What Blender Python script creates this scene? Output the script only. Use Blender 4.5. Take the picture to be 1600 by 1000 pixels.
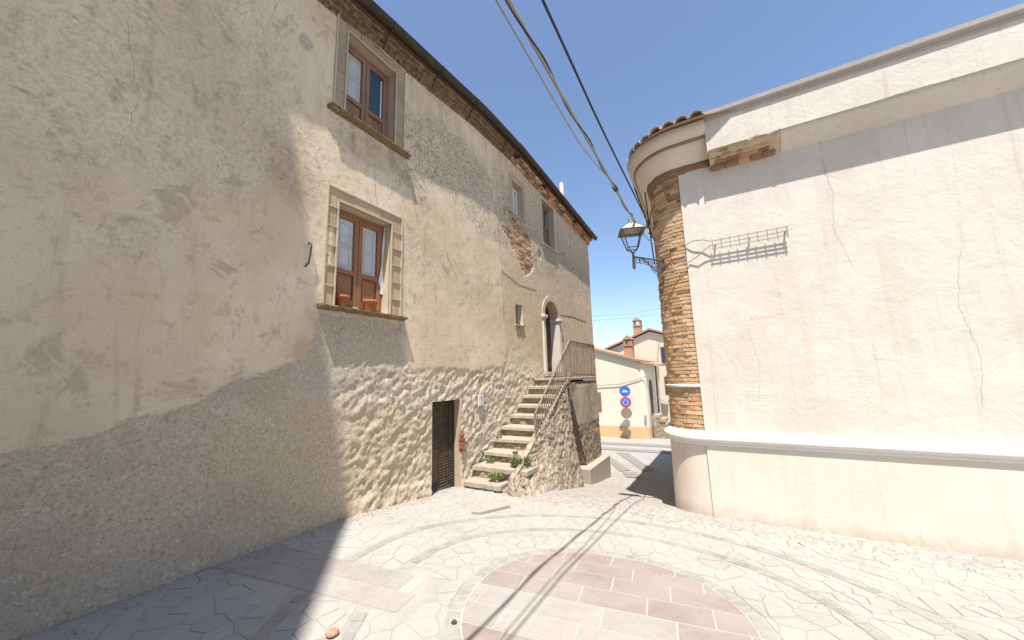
import bpy, bmesh, math, random
import numpy as np
from mathutils import Vector, Matrix
random.seed(7); rng = np.random.default_rng(11)
for o in list(bpy.data.objects): bpy.data.objects.remove(o)
S = bpy.context.scene
COL = S.collection
rad = math.radians

# ------------------------------------------------------------------ camera
YAW, PITCH, ROLL, FPX = rad(30.1), rad(8.85), rad(-1.62), 570.0
fw = Vector((-math.sin(YAW)*math.cos(PITCH), math.cos(YAW)*math.cos(PITCH), math.sin(PITCH)))
rt = Vector((math.cos(YAW), math.sin(YAW), 0)); up = rt.cross(fw)
rt2 = rt*math.cos(ROLL)+up*math.sin(ROLL); up2 = up*math.cos(ROLL)-rt*math.sin(ROLL)
cd = bpy.data.cameras.new('camera'); cam = bpy.data.objects.new('camera', cd); COL.objects.link(cam)
cd.sensor_width = 36; cd.lens = 36*FPX/1600; cd.clip_start = .05; cd.clip_end = 2000
CAMP = Vector((0, 0, 1.62))
m3 = Matrix((rt2, up2, -fw)).transposed()
cam.matrix_world = Matrix.Translation(CAMP) @ m3.to_4x4()
S.camera = cam
S.render.resolution_x, S.render.resolution_y = 1024, 640

# ------------------------------------------------------------------ light
LD = Vector((-.165, .37, -1)).normalized()          # the way the sunlight travels
SUN_EL = math.asin(-LD.z); SUN_AZ = math.atan2(-LD.x, -LD.y)
sl = bpy.data.lights.new('sun', 'SUN'); sl.energy = 5.0; sl.angle = rad(.53); sl.color = (1, .945, .86)
sun = bpy.data.objects.new('sun', sl); COL.objects.link(sun)
sun.rotation_euler = LD.to_track_quat('-Z', 'Y').to_euler(); sun.location = (2, -6, 20)
W = bpy.data.worlds.new('World'); S.world = W; W.use_nodes = True
wt = W.node_tree; bg = wt.nodes['Background']
sk = wt.nodes.new('ShaderNodeTexSky'); sk.sky_type = 'NISHITA'; sk.sun_disc = False
sk.sun_elevation = SUN_EL; sk.sun_rotation = SUN_AZ
sk.altitude = 300; sk.air_density = 1.0; sk.dust_density = .9; sk.ozone_density = 1.6
wt.links.new(sk.outputs[0], bg.inputs[0]); bg.inputs[1].default_value = .13
S.view_settings.view_transform = 'Standard'; S.view_settings.look = 'None'
S.view_settings.exposure = .77; S.view_settings.gamma = 1
S.render.engine = 'CYCLES'

# ------------------------------------------------------------------ helpers: scene graph
def tag(o, label=None, cat=None, group=None, kind=None):
    if label: o['label'] = label
    if cat: o['category'] = cat
    if group: o['group'] = group
    if kind: o['kind'] = kind
    return o
def link(name, data, parent=None):
    o = bpy.data.objects.new(name, data); COL.objects.link(o)
    if parent is not None:
        o.parent = parent
        o.matrix_parent_inverse = WORLD(parent).inverted()
    return o
_W = {}
def WORLD(o):
    if o.name in _W: return _W[o.name]
    return Matrix.Translation(o.location)
def empty(name, loc, label, cat, group=None):
    o = bpy.data.objects.new(name, None); COL.objects.link(o); o.location = loc
    o.empty_display_size = .2
    _W[o.name] = Matrix.Translation(loc)
    return tag(o, label, cat, group)
class MB:
    """collects shapes in world coordinates; build() links them as one mesh object"""
    def __init__(s): s.v = []; s.f = []; s.sm = []
    def add(s, v, f, smooth=False):
        n = len(s.v); s.v += [tuple(p) for p in v]; s.f += [tuple(i+n for i in q) for q in f]; s.sm += [smooth]*len(f); return s
    def box(s, x0, x1, y0, y1, z0, z1, b=0):
        v = [(x, y, z) for z in (z0, z1) for y in (y0, y1) for x in (x0, x1)]
        return s.add(v, [(0,2,3,1),(4,5,7,6),(0,1,5,4),(2,6,7,3),(0,4,6,2),(1,3,7,5)])
    def obox(s, c, ax, ay, az):
        c, ax, ay, az = map(Vector, (c, ax, ay, az))
        v = [c+ax*i+ay*j+az*k for k in (-1, 1) for j in (-1, 1) for i in (-1, 1)]
        return s.add(v, [(0,2,3,1),(4,5,7,6),(0,1,5,4),(2,6,7,3),(0,4,6,2),(1,3,7,5)])
    def prism(s, poly, d):
        """poly: list of 3D points, extruded by vector d"""
        d = Vector(d); n = len(poly); p = [Vector(q) for q in poly]
        v = p+[q+d for q in p]
        f = [tuple(range(n-1, -1, -1)), tuple(range(n, 2*n))]+[(i, (i+1) % n, (i+1) % n+n, i+n) for i in range(n)]
        return s.add(v, f)
    def tube(s, pts, r, n=6, caps=True):
        pts = [Vector(p) for p in pts]; rs = r if isinstance(r, (list, tuple)) else [r]*len(pts)
        v = []; f = []; pre = None
        for i, p in enumerate(pts):
            t = (pts[min(i+1, len(pts)-1)]-pts[max(i-1, 0)]).normalized()
            if pre is None:
                a = t.orthogonal().normalized()
            else: a = (pre-t*pre.dot(t)).normalized()
            pre = a; b = t.cross(a)
            v += [p+(a*math.cos(2*math.pi*k/n)+b*math.sin(2*math.pi*k/n))*rs[i] for k in range(n)]
        for i in range(len(pts)-1):
            f += [(i*n+k, i*n+(k+1) % n, (i+1)*n+(k+1) % n, (i+1)*n+k) for k in range(n)]
        s.add(v, f, True)
        if caps: s.add([v[k] for k in range(n-1, -1, -1)], [tuple(range(n))]); s.add(v[-n:], [tuple(range(n))])
        return s
    def lathe(s, c, prof, n=16, a0=0, a1=2*math.pi):
        c = Vector(c); full = abs(a1-a0-2*math.pi) < 1e-6; m = n if full else n+1
        v = [c+Vector((r*math.cos(a0+(a1-a0)*k/n), r*math.sin(a0+(a1-a0)*k/n), z)) for r, z in prof for k in range(m)]
        f = [(i*m+k, i*m+(k+1) % m, (i+1)*m+(k+1) % m, (i+1)*m+k) for i in range(len(prof)-1) for k in range(m if full else n)]
        return s.add(v, f, True)
    def grid(s, P, smooth=True, flip=False):
        """P[i][j] 3D points"""
        a = len(P); b = len(P[0]); v = [q for r in P for q in r]
        f = [(i*b+j, i*b+j+1, (i+1)*b+j+1, (i+1)*b+j) for i in range(a-1) for j in range(b-1)]
        if flip: f = [q[::-1] for q in f]
        return s.add(v, f, smooth)
    def mesh(s, name, mat):
        me = bpy.data.meshes.new(name); me.from_pydata([tuple(p) for p in s.v], [], s.f)
        me.polygons.foreach_set('use_smooth', s.sm); me.materials.append(mat); me.update(); return me
    def build(s, name, mat, parent=None, bevel=0):
        o = link(name, s.mesh(name, mat), parent)
        if bevel:
            m = o.modifiers.new('bevel', 'BEVEL'); m.width = bevel; m.segments = 1; m.limit_method = 'ANGLE'
        return o

# ------------------------------------------------------------------ helpers: noise
def _h(i, j, s):
    n = (i.astype(np.int64)*374761393+j.astype(np.int64)*668265263+s*1442695041) & 0xffffffff
    n = ((n ^ (n >> 13))*1274126177) & 0xffffffff
    return ((n ^ (n >> 16)) & 0xffffff)/float(0xffffff)
def vn(x, y, s=0):
    x = np.asarray(x, float); y = np.asarray(y, float)
    i = np.floor(x); j = np.floor(y); u = x-i; w = y-j
    u = u*u*u*(u*(u*6-15)+10); w = w*w*w*(w*(w*6-15)+10)
    a = _h(i, j, s); b = _h(i+1, j, s); c = _h(i, j+1, s); d = _h(i+1, j+1, s)
    return (a+(b-a)*u)*(1-w)+(c+(d-c)*u)*w
def fbm(x, y, s=0, o=4):
    t = 0; a = .5; n = 0
    for k in range(o):
        t = t+a*vn(x*2**k, y*2**k, s+k*17); n += a; a *= .5
    return t/n*2-1
def sst(a, b, x):
    t = np.clip((x-a)/(b-a), 0, 1); return t*t*(3-2*t)
def vor(x, y, s=0):
    """distance to nearest and second feature point, and a random id"""
    i = np.floor(x); j = np.floor(y); d1 = np.full(np.shape(x), 9.); d2 = d1.copy(); idd = np.zeros(np.shape(x))
    for a in (-1, 0, 1):
        for b in (-1, 0, 1):
            px = i+a+_h(i+a, j+b, s); py = j+b+_h(i+a, j+b, s+5); d = np.hypot(px-x, py-y)
            n = d < d1; d2 = np.where(n, d1, np.minimum(d2, d)); idd = np.where(n, _h(i+a, j+b, s+9), idd); d1 = np.where(n, d, d1)
    return d1, d2, idd

# ------------------------------------------------------------------ helpers: materials
class NT:
    def __init__(s, name):
        s.m = bpy.data.materials.new(name); s.m.use_nodes = True; s.t = s.m.node_tree
        s.b = s.t.nodes['Principled BSDF']; s.out = s.t.nodes['Material Output']
        s.b.inputs['Specular IOR Level'].default_value = .25
        s.pos = s.n('ShaderNodeNewGeometry').outputs['Position']
    def n(s, ty, **k):
        q = s.t.nodes.new(ty)
        for a, b in k.items(): setattr(q, a, b)
        return q
    def put(s, sock, val):
        if hasattr(val, 'is_linked') or hasattr(val, 'links'): s.t.links.new(val, sock)
        elif val is not None:
            sock.default_value = (*val, 1) if isinstance(val, tuple) and len(val) == 3 and sock.type == 'RGBA' else val
    def noise(s, sc, det=5, ro=.6, vec=None, dist=0, col=False):
        q = s.n('ShaderNodeTexNoise'); q.inputs['Scale'].default_value = sc; q.inputs['Detail'].default_value = det
        q.inputs['Roughness'].default_value = ro; q.inputs['Distortion'].default_value = dist
        s.put(q.inputs['Vector'], vec if vec is not None else s.pos); return q.outputs['Color' if col else 'Fac']
    def vor(s, sc, feat='F1', out='Distance', vec=None, rnd=1):
        q = s.n('ShaderNodeTexVoronoi', feature=feat); q.inputs['Scale'].default_value = sc; q.inputs['Randomness'].default_value = rnd
        s.put(q.inputs['Vector'], vec if vec is not None else s.pos); return q.outputs[out]
    def scale(s, v, vec=None):
        q = s.n('ShaderNodeVectorMath', operation='MULTIPLY'); s.put(q.inputs[0], vec if vec is not None else s.pos); q.inputs[1].default_value = v; return q.outputs[0]
    def ramp(s, f, stops, interp='LINEAR'):
        q = s.n('ShaderNodeValToRGB'); q.color_ramp.interpolation = interp; e = q.color_ramp.elements
        while len(e) < len(stops): e.new(.5)
        for a, (p, c) in zip(e, stops):
            a.position = p; a.color = (*c, 1) if isinstance(c, tuple) else (c, c, c, 1)
        s.put(q.inputs[0], f); return q.outputs[0]
    def mix(s, f, a, b, mode='MIX'):
        q = s.n('ShaderNodeMix', data_type='RGBA', blend_type=mode)
        s.put(q.inputs[0], f); s.put(q.inputs[6], a); s.put(q.inputs[7], b); return q.outputs[2]
    def math(s, op, a, b=None, clamp=False):
        q = s.n('ShaderNodeMath', operation=op, use_clamp=clamp); s.put(q.inputs[0], a)
        if b is not None: s.put(q.inputs[1], b)
        return q.outputs[0]
    def attr(s, name, ch=None):
        q = s.n('ShaderNodeAttribute', attribute_name=name)
        if ch is None: return q.outputs['Fac']
        p = s.n('ShaderNodeSeparateColor'); s.put(p.inputs[0], q.outputs['Color']); return p.outputs[ch]
    def rnd(s): return s.n('ShaderNodeObjectInfo').outputs['Random']
    def bump(s, h, st, dist=.02, prev=None):
        q = s.n('ShaderNodeBump'); q.inputs['Strength'].default_value = st; q.inputs['Distance'].default_value = dist
        s.put(q.inputs['Height'], h)
        if prev is not None: s.put(q.inputs['Normal'], prev)
        return q.outputs[0]
    def done(s, col, rough=.9, nrm=None, **k):
        s.put(s.b.inputs['Base Color'], col); s.put(s.b.inputs['Roughness'], rough)
        if nrm is not None: s.put(s.b.inputs['Normal'], nrm)
        for a, v in k.items(): s.put(s.b.inputs[a.replace('_', ' ')], v)
        return s.m
def stonemat(name, c1, c2, sc=6, bump=.4, bsc=40, rough=.92, dark=None, dk=(.62, .72), var=.0, dust=0):
    q = NT(name); n1 = q.noise(sc, 6, .65); c = q.mix(q.ramp(n1, [(.3, 0.), (.7, 1.)]), c1, c2)
    if dark: c = q.mix(q.ramp(q.noise(sc*3.1, 8, .75), [(dk[0], 0.), (dk[1], 1.)]), c, dark)
    if var:
        f = q.math('ADD', q.math('MULTIPLY', q.rnd(), 2*var), 1-var)
        hsv = q.n('ShaderNodeHueSaturation'); q.put(hsv.inputs['Color'], c); q.put(hsv.inputs['Value'], f); c = hsv.outputs[0]
    if dust:
        f = q.math('MULTIPLY', q.ramp(q.noise(1.25, 7, .68, None, .4), [(.40, 0.), (.60, 1.)]), dust)
        c = q.mix(f, c, (.375, .357, .33))
        c = q.mix(q.math('MULTIPLY', q.ramp(q.noise(2.3, 8, .75, None, .7), [(.56, 0.), (.66, 1.)]), .35), c, (.27, .235, .195))
        c = q.mix(q.math('MULTIPLY', q.ramp(q.noise(70, 3, .6), [(.66, 0.), (.72, 1.)]), .5), c, (.22, .185, .15))
    b = q.bump(q.noise(bsc, 8, .7), bump, .01)
    return q.done(c, rough, b)
def woodmat(name, c1, c2, axis=2, rough=.6):
    q = NT(name); v = [22, 22, 22]; v[axis] = 1.6
    n1 = q.noise(1, 6, .6, q.scale(tuple(v)), 1.2)
    c = q.mix(q.ramp(n1, [(.3, 0.), (.72, 1.)]), c1, c2)
    c = q.mix(q.ramp(q.noise(3, 5, .6), [(.45, 0.), (.8, .5)]), c, tuple(x*.45 for x in c1))
    return q.done(c, rough, q.bump(n1, .35, .006))
def metalmat(name, c, rough=.6, rust=None, metal=.3):
    q = NT(name); col = q.mix(q.ramp(q.noise(9, 6, .7), [(.4, 0.), (.7, 1.)]), c, rust or tuple(x*.6 for x in c))
    return q.done(col, rough, q.bump(q.noise(60, 4), .2, .004), Metallic=metal)

M = {}
M['limestone'] = stonemat('pale_paving_stone', (.32, .302, .278), (.37, .354, .329), 5, .7, 34, .85, (.30, .265, .225), (.56, .74), .06, dust=.9)
M['cobble'] = stonemat('grey_cobble', (.25, .234, .22), (.305, .288, .272), 14, .5, 60, .85, None, var=.14, dust=.3)
M['red_slab'] = stonemat('reddish_slab', (.245, .195, .182), (.295, .24, .226), 4, .5, 60, .8, (.22, .175, .16), (.5, .75), .09, dust=.38)
M['grey_slab'] = stonemat('grey_slab', (.295, .265, .245), (.35, .318, .298), 4, .5, 60, .8, (.25, .222, .205), (.5, .75), .07, dust=.5)
M['mortar'] = stonemat('pale_mortar', (.42, .397, .36), (.36, .333, .296), 8, .5, 60, dust=.5)
M['tread'] = stonemat('worn_step_stone', (.33, .28, .22), (.42, .37, .30), 7, .8, 30, .9, (.2, .16, .115), (.54, .68), .08)
M['concrete'] = stonemat('grey_concrete', (.40, .365, .31), (.33, .295, .24), 4, .4, 50, .92, (.22, .2, .16), (.6, .78))
def whitewall():
    q = NT('white_plaster'); n1 = q.noise(1.1, 6, .6); n2 = q.noise(9, 8, .72)
    c = q.mix(q.ramp(n1, [(.32, 0.), (.68, 1.)]), (.60, .545, .48), (.665, .618, .562))
    c = q.mix(q.math('MULTIPLY', q.ramp(q.noise(1, 7, .7, q.scale((5, 5, .28)), .4), [(.52, 0.), (.68, 1.)]), .45), c, (.54, .475, .405))
    c = q.mix(q.math('MULTIPLY', q.ramp(n2, [(.54, 0.), (.68, 1.)]), .35), c, (.56, .50, .43))
    c = q.mix(q.math('MULTIPLY', q.ramp(q.noise(.7, 8, .75, None, .8), [(.55, 0.), (.60, 1.)]), .35), c, (.70, .655, .60))
    c = q.mix(q.math('MULTIPLY', q.ramp(q.noise(48, 4, .7), [(.68, 0.), (.74, 1.)]), .5), c, (.42, .35, .28))
    c = q.mix(q.math('MULTIPLY', q.ramp(q.noise(1, 8, .75, q.scale((13, 13, .35)), .3), [(.56, 0.), (.66, 1.)]), .5), c, (.47, .405, .335))
    b = q.bump(q.noise(30, 8, .7), .6, .006); b = q.bump(q.noise(3.2, 6, .6, None, .6), .6, .02, b)
    return q.done(c, .9, b)
M['white_plaster'] = whitewall()
def basemat():
    q = NT('cream_base_plaster'); sep = q.n('ShaderNodeSeparateXYZ'); q.put(sep.inputs[0], q.pos)
    c = q.mix(q.ramp(q.noise(1.3, 6, .6), [(.3, 0.), (.7, 1.)]), (.66, .585, .50), (.715, .645, .565))
    c = q.mix(q.math('MULTIPLY', q.ramp(q.noise(1, 7, .7, q.scale((7, 7, .5)), .4), [(.52, 0.), (.66, 1.)]), .4), c, (.55, .465, .375))
    h = q.math('ADD', sep.outputs[2], q.math('MULTIPLY', q.noise(6, 6, .7), -.34))
    c = q.mix(q.math('MULTIPLY', q.ramp(q.math('ADD', h, .62), [(0., 1.), (.28, 0.)]), .75), c, (.36, .295, .225))
    c = q.mix(q.math('MULTIPLY', q.ramp(q.noise(40, 4, .7), [(.66, 0.), (.72, 1.)]), .5), c, (.42, .34, .26))
    return q.done(c, .9, q.bump(q.noise(26, 8, .7), .5, .008))
M['cream_base'] = basemat()
M['white_trim'] = stonemat('white_moulding', (.78, .755, .72), (.70, .665, .62), 5, .5, 30, .85, (.55, .49, .42), (.58, .72))
M['cove'] = stonemat('cream_cornice', (.74, .66, .56), (.66, .58, .49), 3, .2, 40, .85, (.5, .42, .33), (.62, .78))
M['brickmortar'] = stonemat('brick_mortar', (.58, .47, .335), (.48, .37, .25), 9, .9, 25, .95, (.32, .225, .14), (.6, .74))
M['brick_red'] = stonemat('old_red_brick', (.51, .28, .15), (.56, .365, .215), 7, .8, 45, .95, (.33, .2, .125), (.58, .74), .18)
M['brick_tan'] = stonemat('old_tan_brick', (.60, .445, .285), (.56, .385, .235), 7, .8, 45, .95, (.38, .26, .165), (.58, .74), .16)
M['brick_bright'] = stonemat('bright_red_brick', (.35, .105, .06), (.30, .12, .08), 14, .6, 50, .95, None, var=.15)
M['brick_dark'] = stonemat('weathered_shade_brick', (.27, .165, .10), (.34, .215, .13), 8, .8, 45, .95, (.15, .09, .06), (.55, .72), .25)
M['surround_grey'] = stonemat('brown_grey_surround_stone', (.30, .235, .165), (.36, .285, .205), 12, .5, 70, .92, (.27, .21, .15), (.6, .75), .1)
M['surround_tan'] = stonemat('carved_tan_stone', (.50, .385, .25), (.40, .29, .175), 22, .9, 60, .95, (.34, .25, .155), (.54, .68), .1)
M['surround_edge'] = stonemat('pale_surround_fillet', (.54, .44, .31), (.46, .365, .25), 10, .4, 60, .92)
M['sill'] = stonemat('mossy_sill_stone', (.33, .25, .15), (.21, .155, .085), 14, .9, 45, .95, (.085, .065, .035), (.46, .6))
M['wood'] = woodmat('brown_window_wood', (.34, .165, .085), (.25, .115, .055))
M['wood_h'] = woodmat('brown_window_wood_rail', (.34, .165, .085), (.25, .115, .055), 1)
M['wood_purple'] = woodmat('faded_brown_wood', (.29, .17, .115), (.19, .105, .07))
M['wood_dark'] = woodmat('dark_door_wood', (.105, .062, .036), (.065, .038, .022))
M['shutter_white'] = stonemat('white_painted_shutter', (.70, .70, .69), (.64, .64, .63), 3, .1, 30, .6)
M['shutter_cream'] = stonemat('cream_painted_shutter', (.62, .59, .50), (.55, .52, .43), 3, .1, 30, .6)
M['line'] = stonemat('shutter_groove', (.30, .28, .25), (.25, .23, .2), 9, .1, 30)
M['iron'] = metalmat('dark_iron', (.045, .042, .04), .6, (.09, .065, .05))
M['rail'] = metalmat('grey_brown_railing_paint', (.30, .255, .21), .65, (.16, .095, .06), .15)
M['lampiron'] = metalmat('grey_painted_iron', (.10, .105, .11), .5, (.15, .14, .13))
M['lamphood'] = metalmat('pale_lamp_hood', (.42, .39, .34), .5, (.32, .29, .25), .2)
M['gutter'] = metalmat('dark_brown_gutter', (.042, .03, .023), .6, (.075, .052, .036), .1)
M['soffit'] = stonemat('dark_stained_soffit', (.13, .085, .052), (.08, .052, .032), 9, .9, 40, .95, (.07, .05, .03), (.52, .68))
M['cornice'] = stonemat('stained_plaster_cornice', (.29, .2, .12), (.15, .1, .06), 5, .9, 40, .95, (.07, .05, .03), (.46, .6))
M['rooftile'] = stonemat('weathered_roof_tile', (.46, .375, .29), (.53, .47, .39), 14, .8, 50, .95, (.17, .15, .125), (.52, .64), .2)
M['rooftile_red'] = stonemat('terracotta_roof_tile', (.36, .22, .14), (.44, .29, .19), 10, .6, 40, .95, None, var=.15)
M['terracotta'] = stonemat('terracotta_pot', (.37, .14, .068), (.31, .115, .055), 12, .3, 60, .85, (.3, .11, .06), (.6, .75))
M['soil'] = stonemat('dry_soil', (.12, .085, .055), (.08, .055, .035), 30, 1, 80)
M['cable_grey'] = metalmat('grey_cable', (.30, .275, .24), .7, (.22, .2, .17), 0)
M['cable_black'] = metalmat('black_cable', (.035, .035, .04), .6, None, 0)
M['far_wall'] = stonemat('cream_far_wall', (.72, .635, .50), (.75, .67, .545), .8, .15, 14, .9)
M['far_wall_b'] = stonemat('pale_beige_far_wall', (.68, .58, .455), (.71, .625, .50), .8, .15, 14, .9)
M['far_plinth'] = stonemat('orange_beige_plinth', (.60, .40, .215), (.64, .445, .25), 1.5, .15, 20, .9)
M['chimney_brick'] = stonemat('orange_chimney_brick', (.45, .29, .195), (.39, .24, .155), 9, .4, 30, .9)
M['greysign'] = metalmat('sign_back_metal', (.30, .265, .215), .55, (.26, .23, .19), .3)
M['blue_glass_dark'] = None
def flat(name, c, rough=.5, **k):
    q = NT(name); return q.done(q.mix(q.ramp(q.noise(20, 3), [(.3, 0.), (.8, .25)]), c, tuple(x*.7 for x in c)), rough, None, **k)
M['sign_blue'] = flat('sign_blue', (.045, .17, .58), .4); M['sign_red'] = flat('sign_red', (.62, .05, .05), .4); M['sign_white'] = flat('sign_white', (.78, .78, .76), .4)
M['plate'] = flat('white_enamel_plate', (.74, .75, .74), .3); M['plate_ink'] = flat('dark_plate_lettering', (.08, .08, .11), .4)
M['red_thing'] = stonemat('reddish_clay', (.40, .17, .11), (.55, .33, .24), 60, .8, 120)
M['window_paint'] = flat('white_window_paint', (.66, .67, .68), .5)
def glassmat(name, tint, alpha):
    q = NT(name); t = q.n('ShaderNodeBsdfTransparent'); t.inputs[0].default_value = (*tint, 1)
    g = q.n('ShaderNodeBsdfGlossy'); g.inputs['Roughness'].default_value = .06
    fr = q.n('ShaderNodeLayerWeight'); fr.inputs[0].default_value = .5
    mx = q.n('ShaderNodeMixShader'); q.put(mx.inputs[0], q.ramp(fr.outputs['Facing'], [(0., alpha), (.55, alpha+.03), (.85, alpha+.22), (1., .9)])); q.put(mx.inputs[1], t.outputs[0]); q.put(mx.inputs[2], g.outputs[0])
    q.put(q.out.inputs[0], mx.outputs[0]); return q.m
M['glass'] = glassmat('clear_window_glass', (.95, .96, .96), .04); M['lampglass'] = glassmat('clear_lamp_glass', (.985, .985, .985), .004)
q = NT('dark_blue_glass'); M['glass_dark'] = q.done(q.mix(q.noise(2, 3), (.03, .05, .085), (.05, .08, .125)), .12)
q = NT('leaf'); M['leaf'] = q.done(q.mix(q.rnd(), (.15, .195, .055), (.215, .255, .09)), .6, None, Subsurface_Weight=0.0)

# ground material: small cobbles and dust
def groundmat():
    q = NT('street_ground'); p = q.pos
    w = q.noise(3, 3, .5, col=True)
    sq = q.n('ShaderNodeVectorMath', operation='MULTIPLY_ADD'); q.put(sq.inputs[0], w); sq.inputs[1].default_value = (.06, .06, 0); q.put(sq.inputs[2], p)
    fl = q.scale((1, 1, .02), sq.outputs[0])
    d = q.vor(9, 'DISTANCE_TO_EDGE', vec=fl, rnd=.75); cc = q.vor(9, 'F1', 'Color', vec=fl, rnd=.75)
    sep = q.n('ShaderNodeSeparateColor'); q.put(sep.inputs[0], cc)
    base = q.mix(q.ramp(sep.outputs[0], [(0., 0.), (1., 1.)]), (.305, .283, .258), (.375, .352, .325))
    base = q.mix(q.ramp(q.noise(.9, 4), [(.35, 0.), (.7, .8)]), base, (.39, .366, .335))
    base = q.mix(q.ramp(d, [(.0, .7), (.07, 0.)]), base, (.19, .168, .147))
    base = q.mix(q.ramp(q.noise(30, 6, .7), [(.55, 0.), (.75, .35)]), base, (.23, .2, .175))
    h = q.ramp(d, [(0., 0.), (.12, 1.)])
    b = q.bump(h, .5, .012); b = q.bump(q.noise(50, 6, .7), .35, .008, b)
    return q.done(base, .9, b)
M['ground'] = groundmat()
M['band_dark'] = stonemat('dark_cobble_band', (.205, .188, .176), (.26, .24, .226), 22, .8, 30, .9, (.22, .2, .19), (.5, .7))
M['gravel'] = stonemat('loose_gravel', (.24, .19, .135), (.38, .33, .26), 30, .4, 60, .95)

# old house wall: attribute-driven plaster
def wallmat():
    q = NT('old_house_plaster')
    rough, mildew_shade, tan = (q.attr('zone', i) for i in (0, 1, 2))
    grey, ochre, pink = (q.attr('stain_shade', i) for i in (0, 1, 2))
    n1 = q.noise(1.3, 6, .6); n2 = q.noise(7, 8, .7); n3 = q.noise(38, 8, .75); n0 = q.noise(.55, 5, .6, q.scale((1, 1, .7)))
    pl = q.mix(q.ramp(n1, [(.3, 0.), (.72, 1.)]), (.635, .50, .34), (.755, .63, .465))
    pl = q.mix(q.ramp(n0, [(.46, 0.), (.62, .7)]), pl, (.555, .43, .29))
    pl = q.mix(q.math('MULTIPLY', q.ramp(q.noise(1, 8, .72, q.scale((6, 6, .55)), .5), [(.55, 0.), (.66, 1.)]), .45), pl, (.40, .31, .215))
    pl = q.mix(q.math('MULTIPLY', tan, q.ramp(n2, [(.35, .35), (.6, .9)])), pl, (.48, .365, .235))
    pl = q.mix(q.math('MULTIPLY', q.ramp(n2, [(.55, 0.), (.64, 1.)]), .5), pl, (.42, .315, .205))
    pl = q.mix(q.math('MULTIPLY', q.ramp(q.noise(2.6, 8, .72, None, .6), [(.57, 0.), (.63, 1.)]), .6), pl, (.40, .305, .21))
    pl = q.mix(q.math('MULTIPLY', pink, .85), pl, (.50, .345, .24))
    # rough lower render
    v = q.vor(13, 'F1', 'Color', vec=q.scale((1, 1, 1.4))); sp = q.n('ShaderNodeSeparateColor'); q.put(sp.inputs[0], v)
    ro = q.mix(q.ramp(n2, [(.32, 0.), (.62, 1.)]), (.545, .43, .30), (.80, .70, .555))
    ro = q.mix(q.math('MULTIPLY', sp.outputs[1], .35), ro, (.52, .435, .33))
    ro = q.mix(q.math('MULTIPLY', ochre, q.ramp(n2, [(.36, .15), (.58, .75)])), ro, (.58, .445, .255))
    ro = q.mix(q.ramp(n3, [(.54, 0.), (.66, .8)]), ro, (.30, .235, .165))
    c = q.mix(rough, pl, ro)
    c = q.mix(q.math('MULTIPLY', grey, q.ramp(n2, [(.25, .35), (.6, .85)])), c, (.455, .38, .30))
    sm = q.math('MULTIPLY', mildew_shade, q.ramp(q.noise(22, 10, .85), [(.46, 0.), (.57, 1.)]))
    sm = q.math('MULTIPLY', sm, q.ramp(q.noise(5.5, 6, .7), [(.36, .25), (.56, 1.)]))
    c = q.mix(q.math('MULTIPLY', sm, .95), c, (.185, .155, .125))
    c = q.mix(q.math('MULTIPLY', q.ramp(q.noise(55, 5, .8), [(.57, 0.), (.66, 1.)]), .55), c, (.30, .23, .155))
    c = q.mix(q.math('MULTIPLY', rough, q.ramp(q.noise(30, 8, .85), [(.51, 0.), (.60, .8)])), c, (.31, .25, .18))
    c = q.mix(q.math('MULTIPLY', rough, q.ramp(q.noise(21, 8, .85, q.scale((1, 1.2, .9))), [(.54, 0.), (.62, .8)])), c, (.79, .70, .565))
    c = q.mix(q.math('MULTIPLY', q.ramp(q.noise(17, 3, .6), [(.70, 0.), (.74, 1.)]), .6), c, (.20, .15, .10))
    b = q.bump(n3, .5, .010)
    b = q.bump(q.noise(11, 9, .72), .5, .016, b)
    bh = q.bump(q.noise(26, 9, .8), .75, .032, b)
    mxn = q.n('ShaderNodeMix', data_type='VECTOR'); q.put(mxn.inputs[0], rough); q.put(mxn.inputs[4], b); q.put(mxn.inputs[5], bh)
    return q.done(c, .95, mxn.outputs[1])
M['oldwall'] = wallmat()
def rubblemat():
    q = NT('rubble_masonry')
    st = q.attr('stone')
    n2 = q.noise(9, 8, .7); n3 = q.noise(45, 8, .75)
    c = q.mix(q.ramp(st, [(0., 0.), (1., 1.)]), (.235, .195, .145), (.46, .385, .29))
    c = q.mix(q.ramp(n2, [(.35, 0.), (.7, .7)]), c, (.43, .36, .275))
    c = q.mix(q.math('MULTIPLY', q.attr('joint'), .85), c, (.19, .15, .11))
    c = q.mix(q.ramp(n3, [(.50, 0.), (.64, .8)]), c, (.17, .135, .095))
    c = q.mix(q.math('MULTIPLY', q.attr('plaster'), 1.), c, q.mix(q.ramp(q.noise(2.6, 6, .6), [(.42, 0.), (.6, 1.)]), (.50, .435, .34), (.33, .285, .22)))
    return q.done(c, .95, q.bump(n3, .6, .015, q.bump(n2, .5, .03)))
M['rubble'] = rubblemat()

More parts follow.
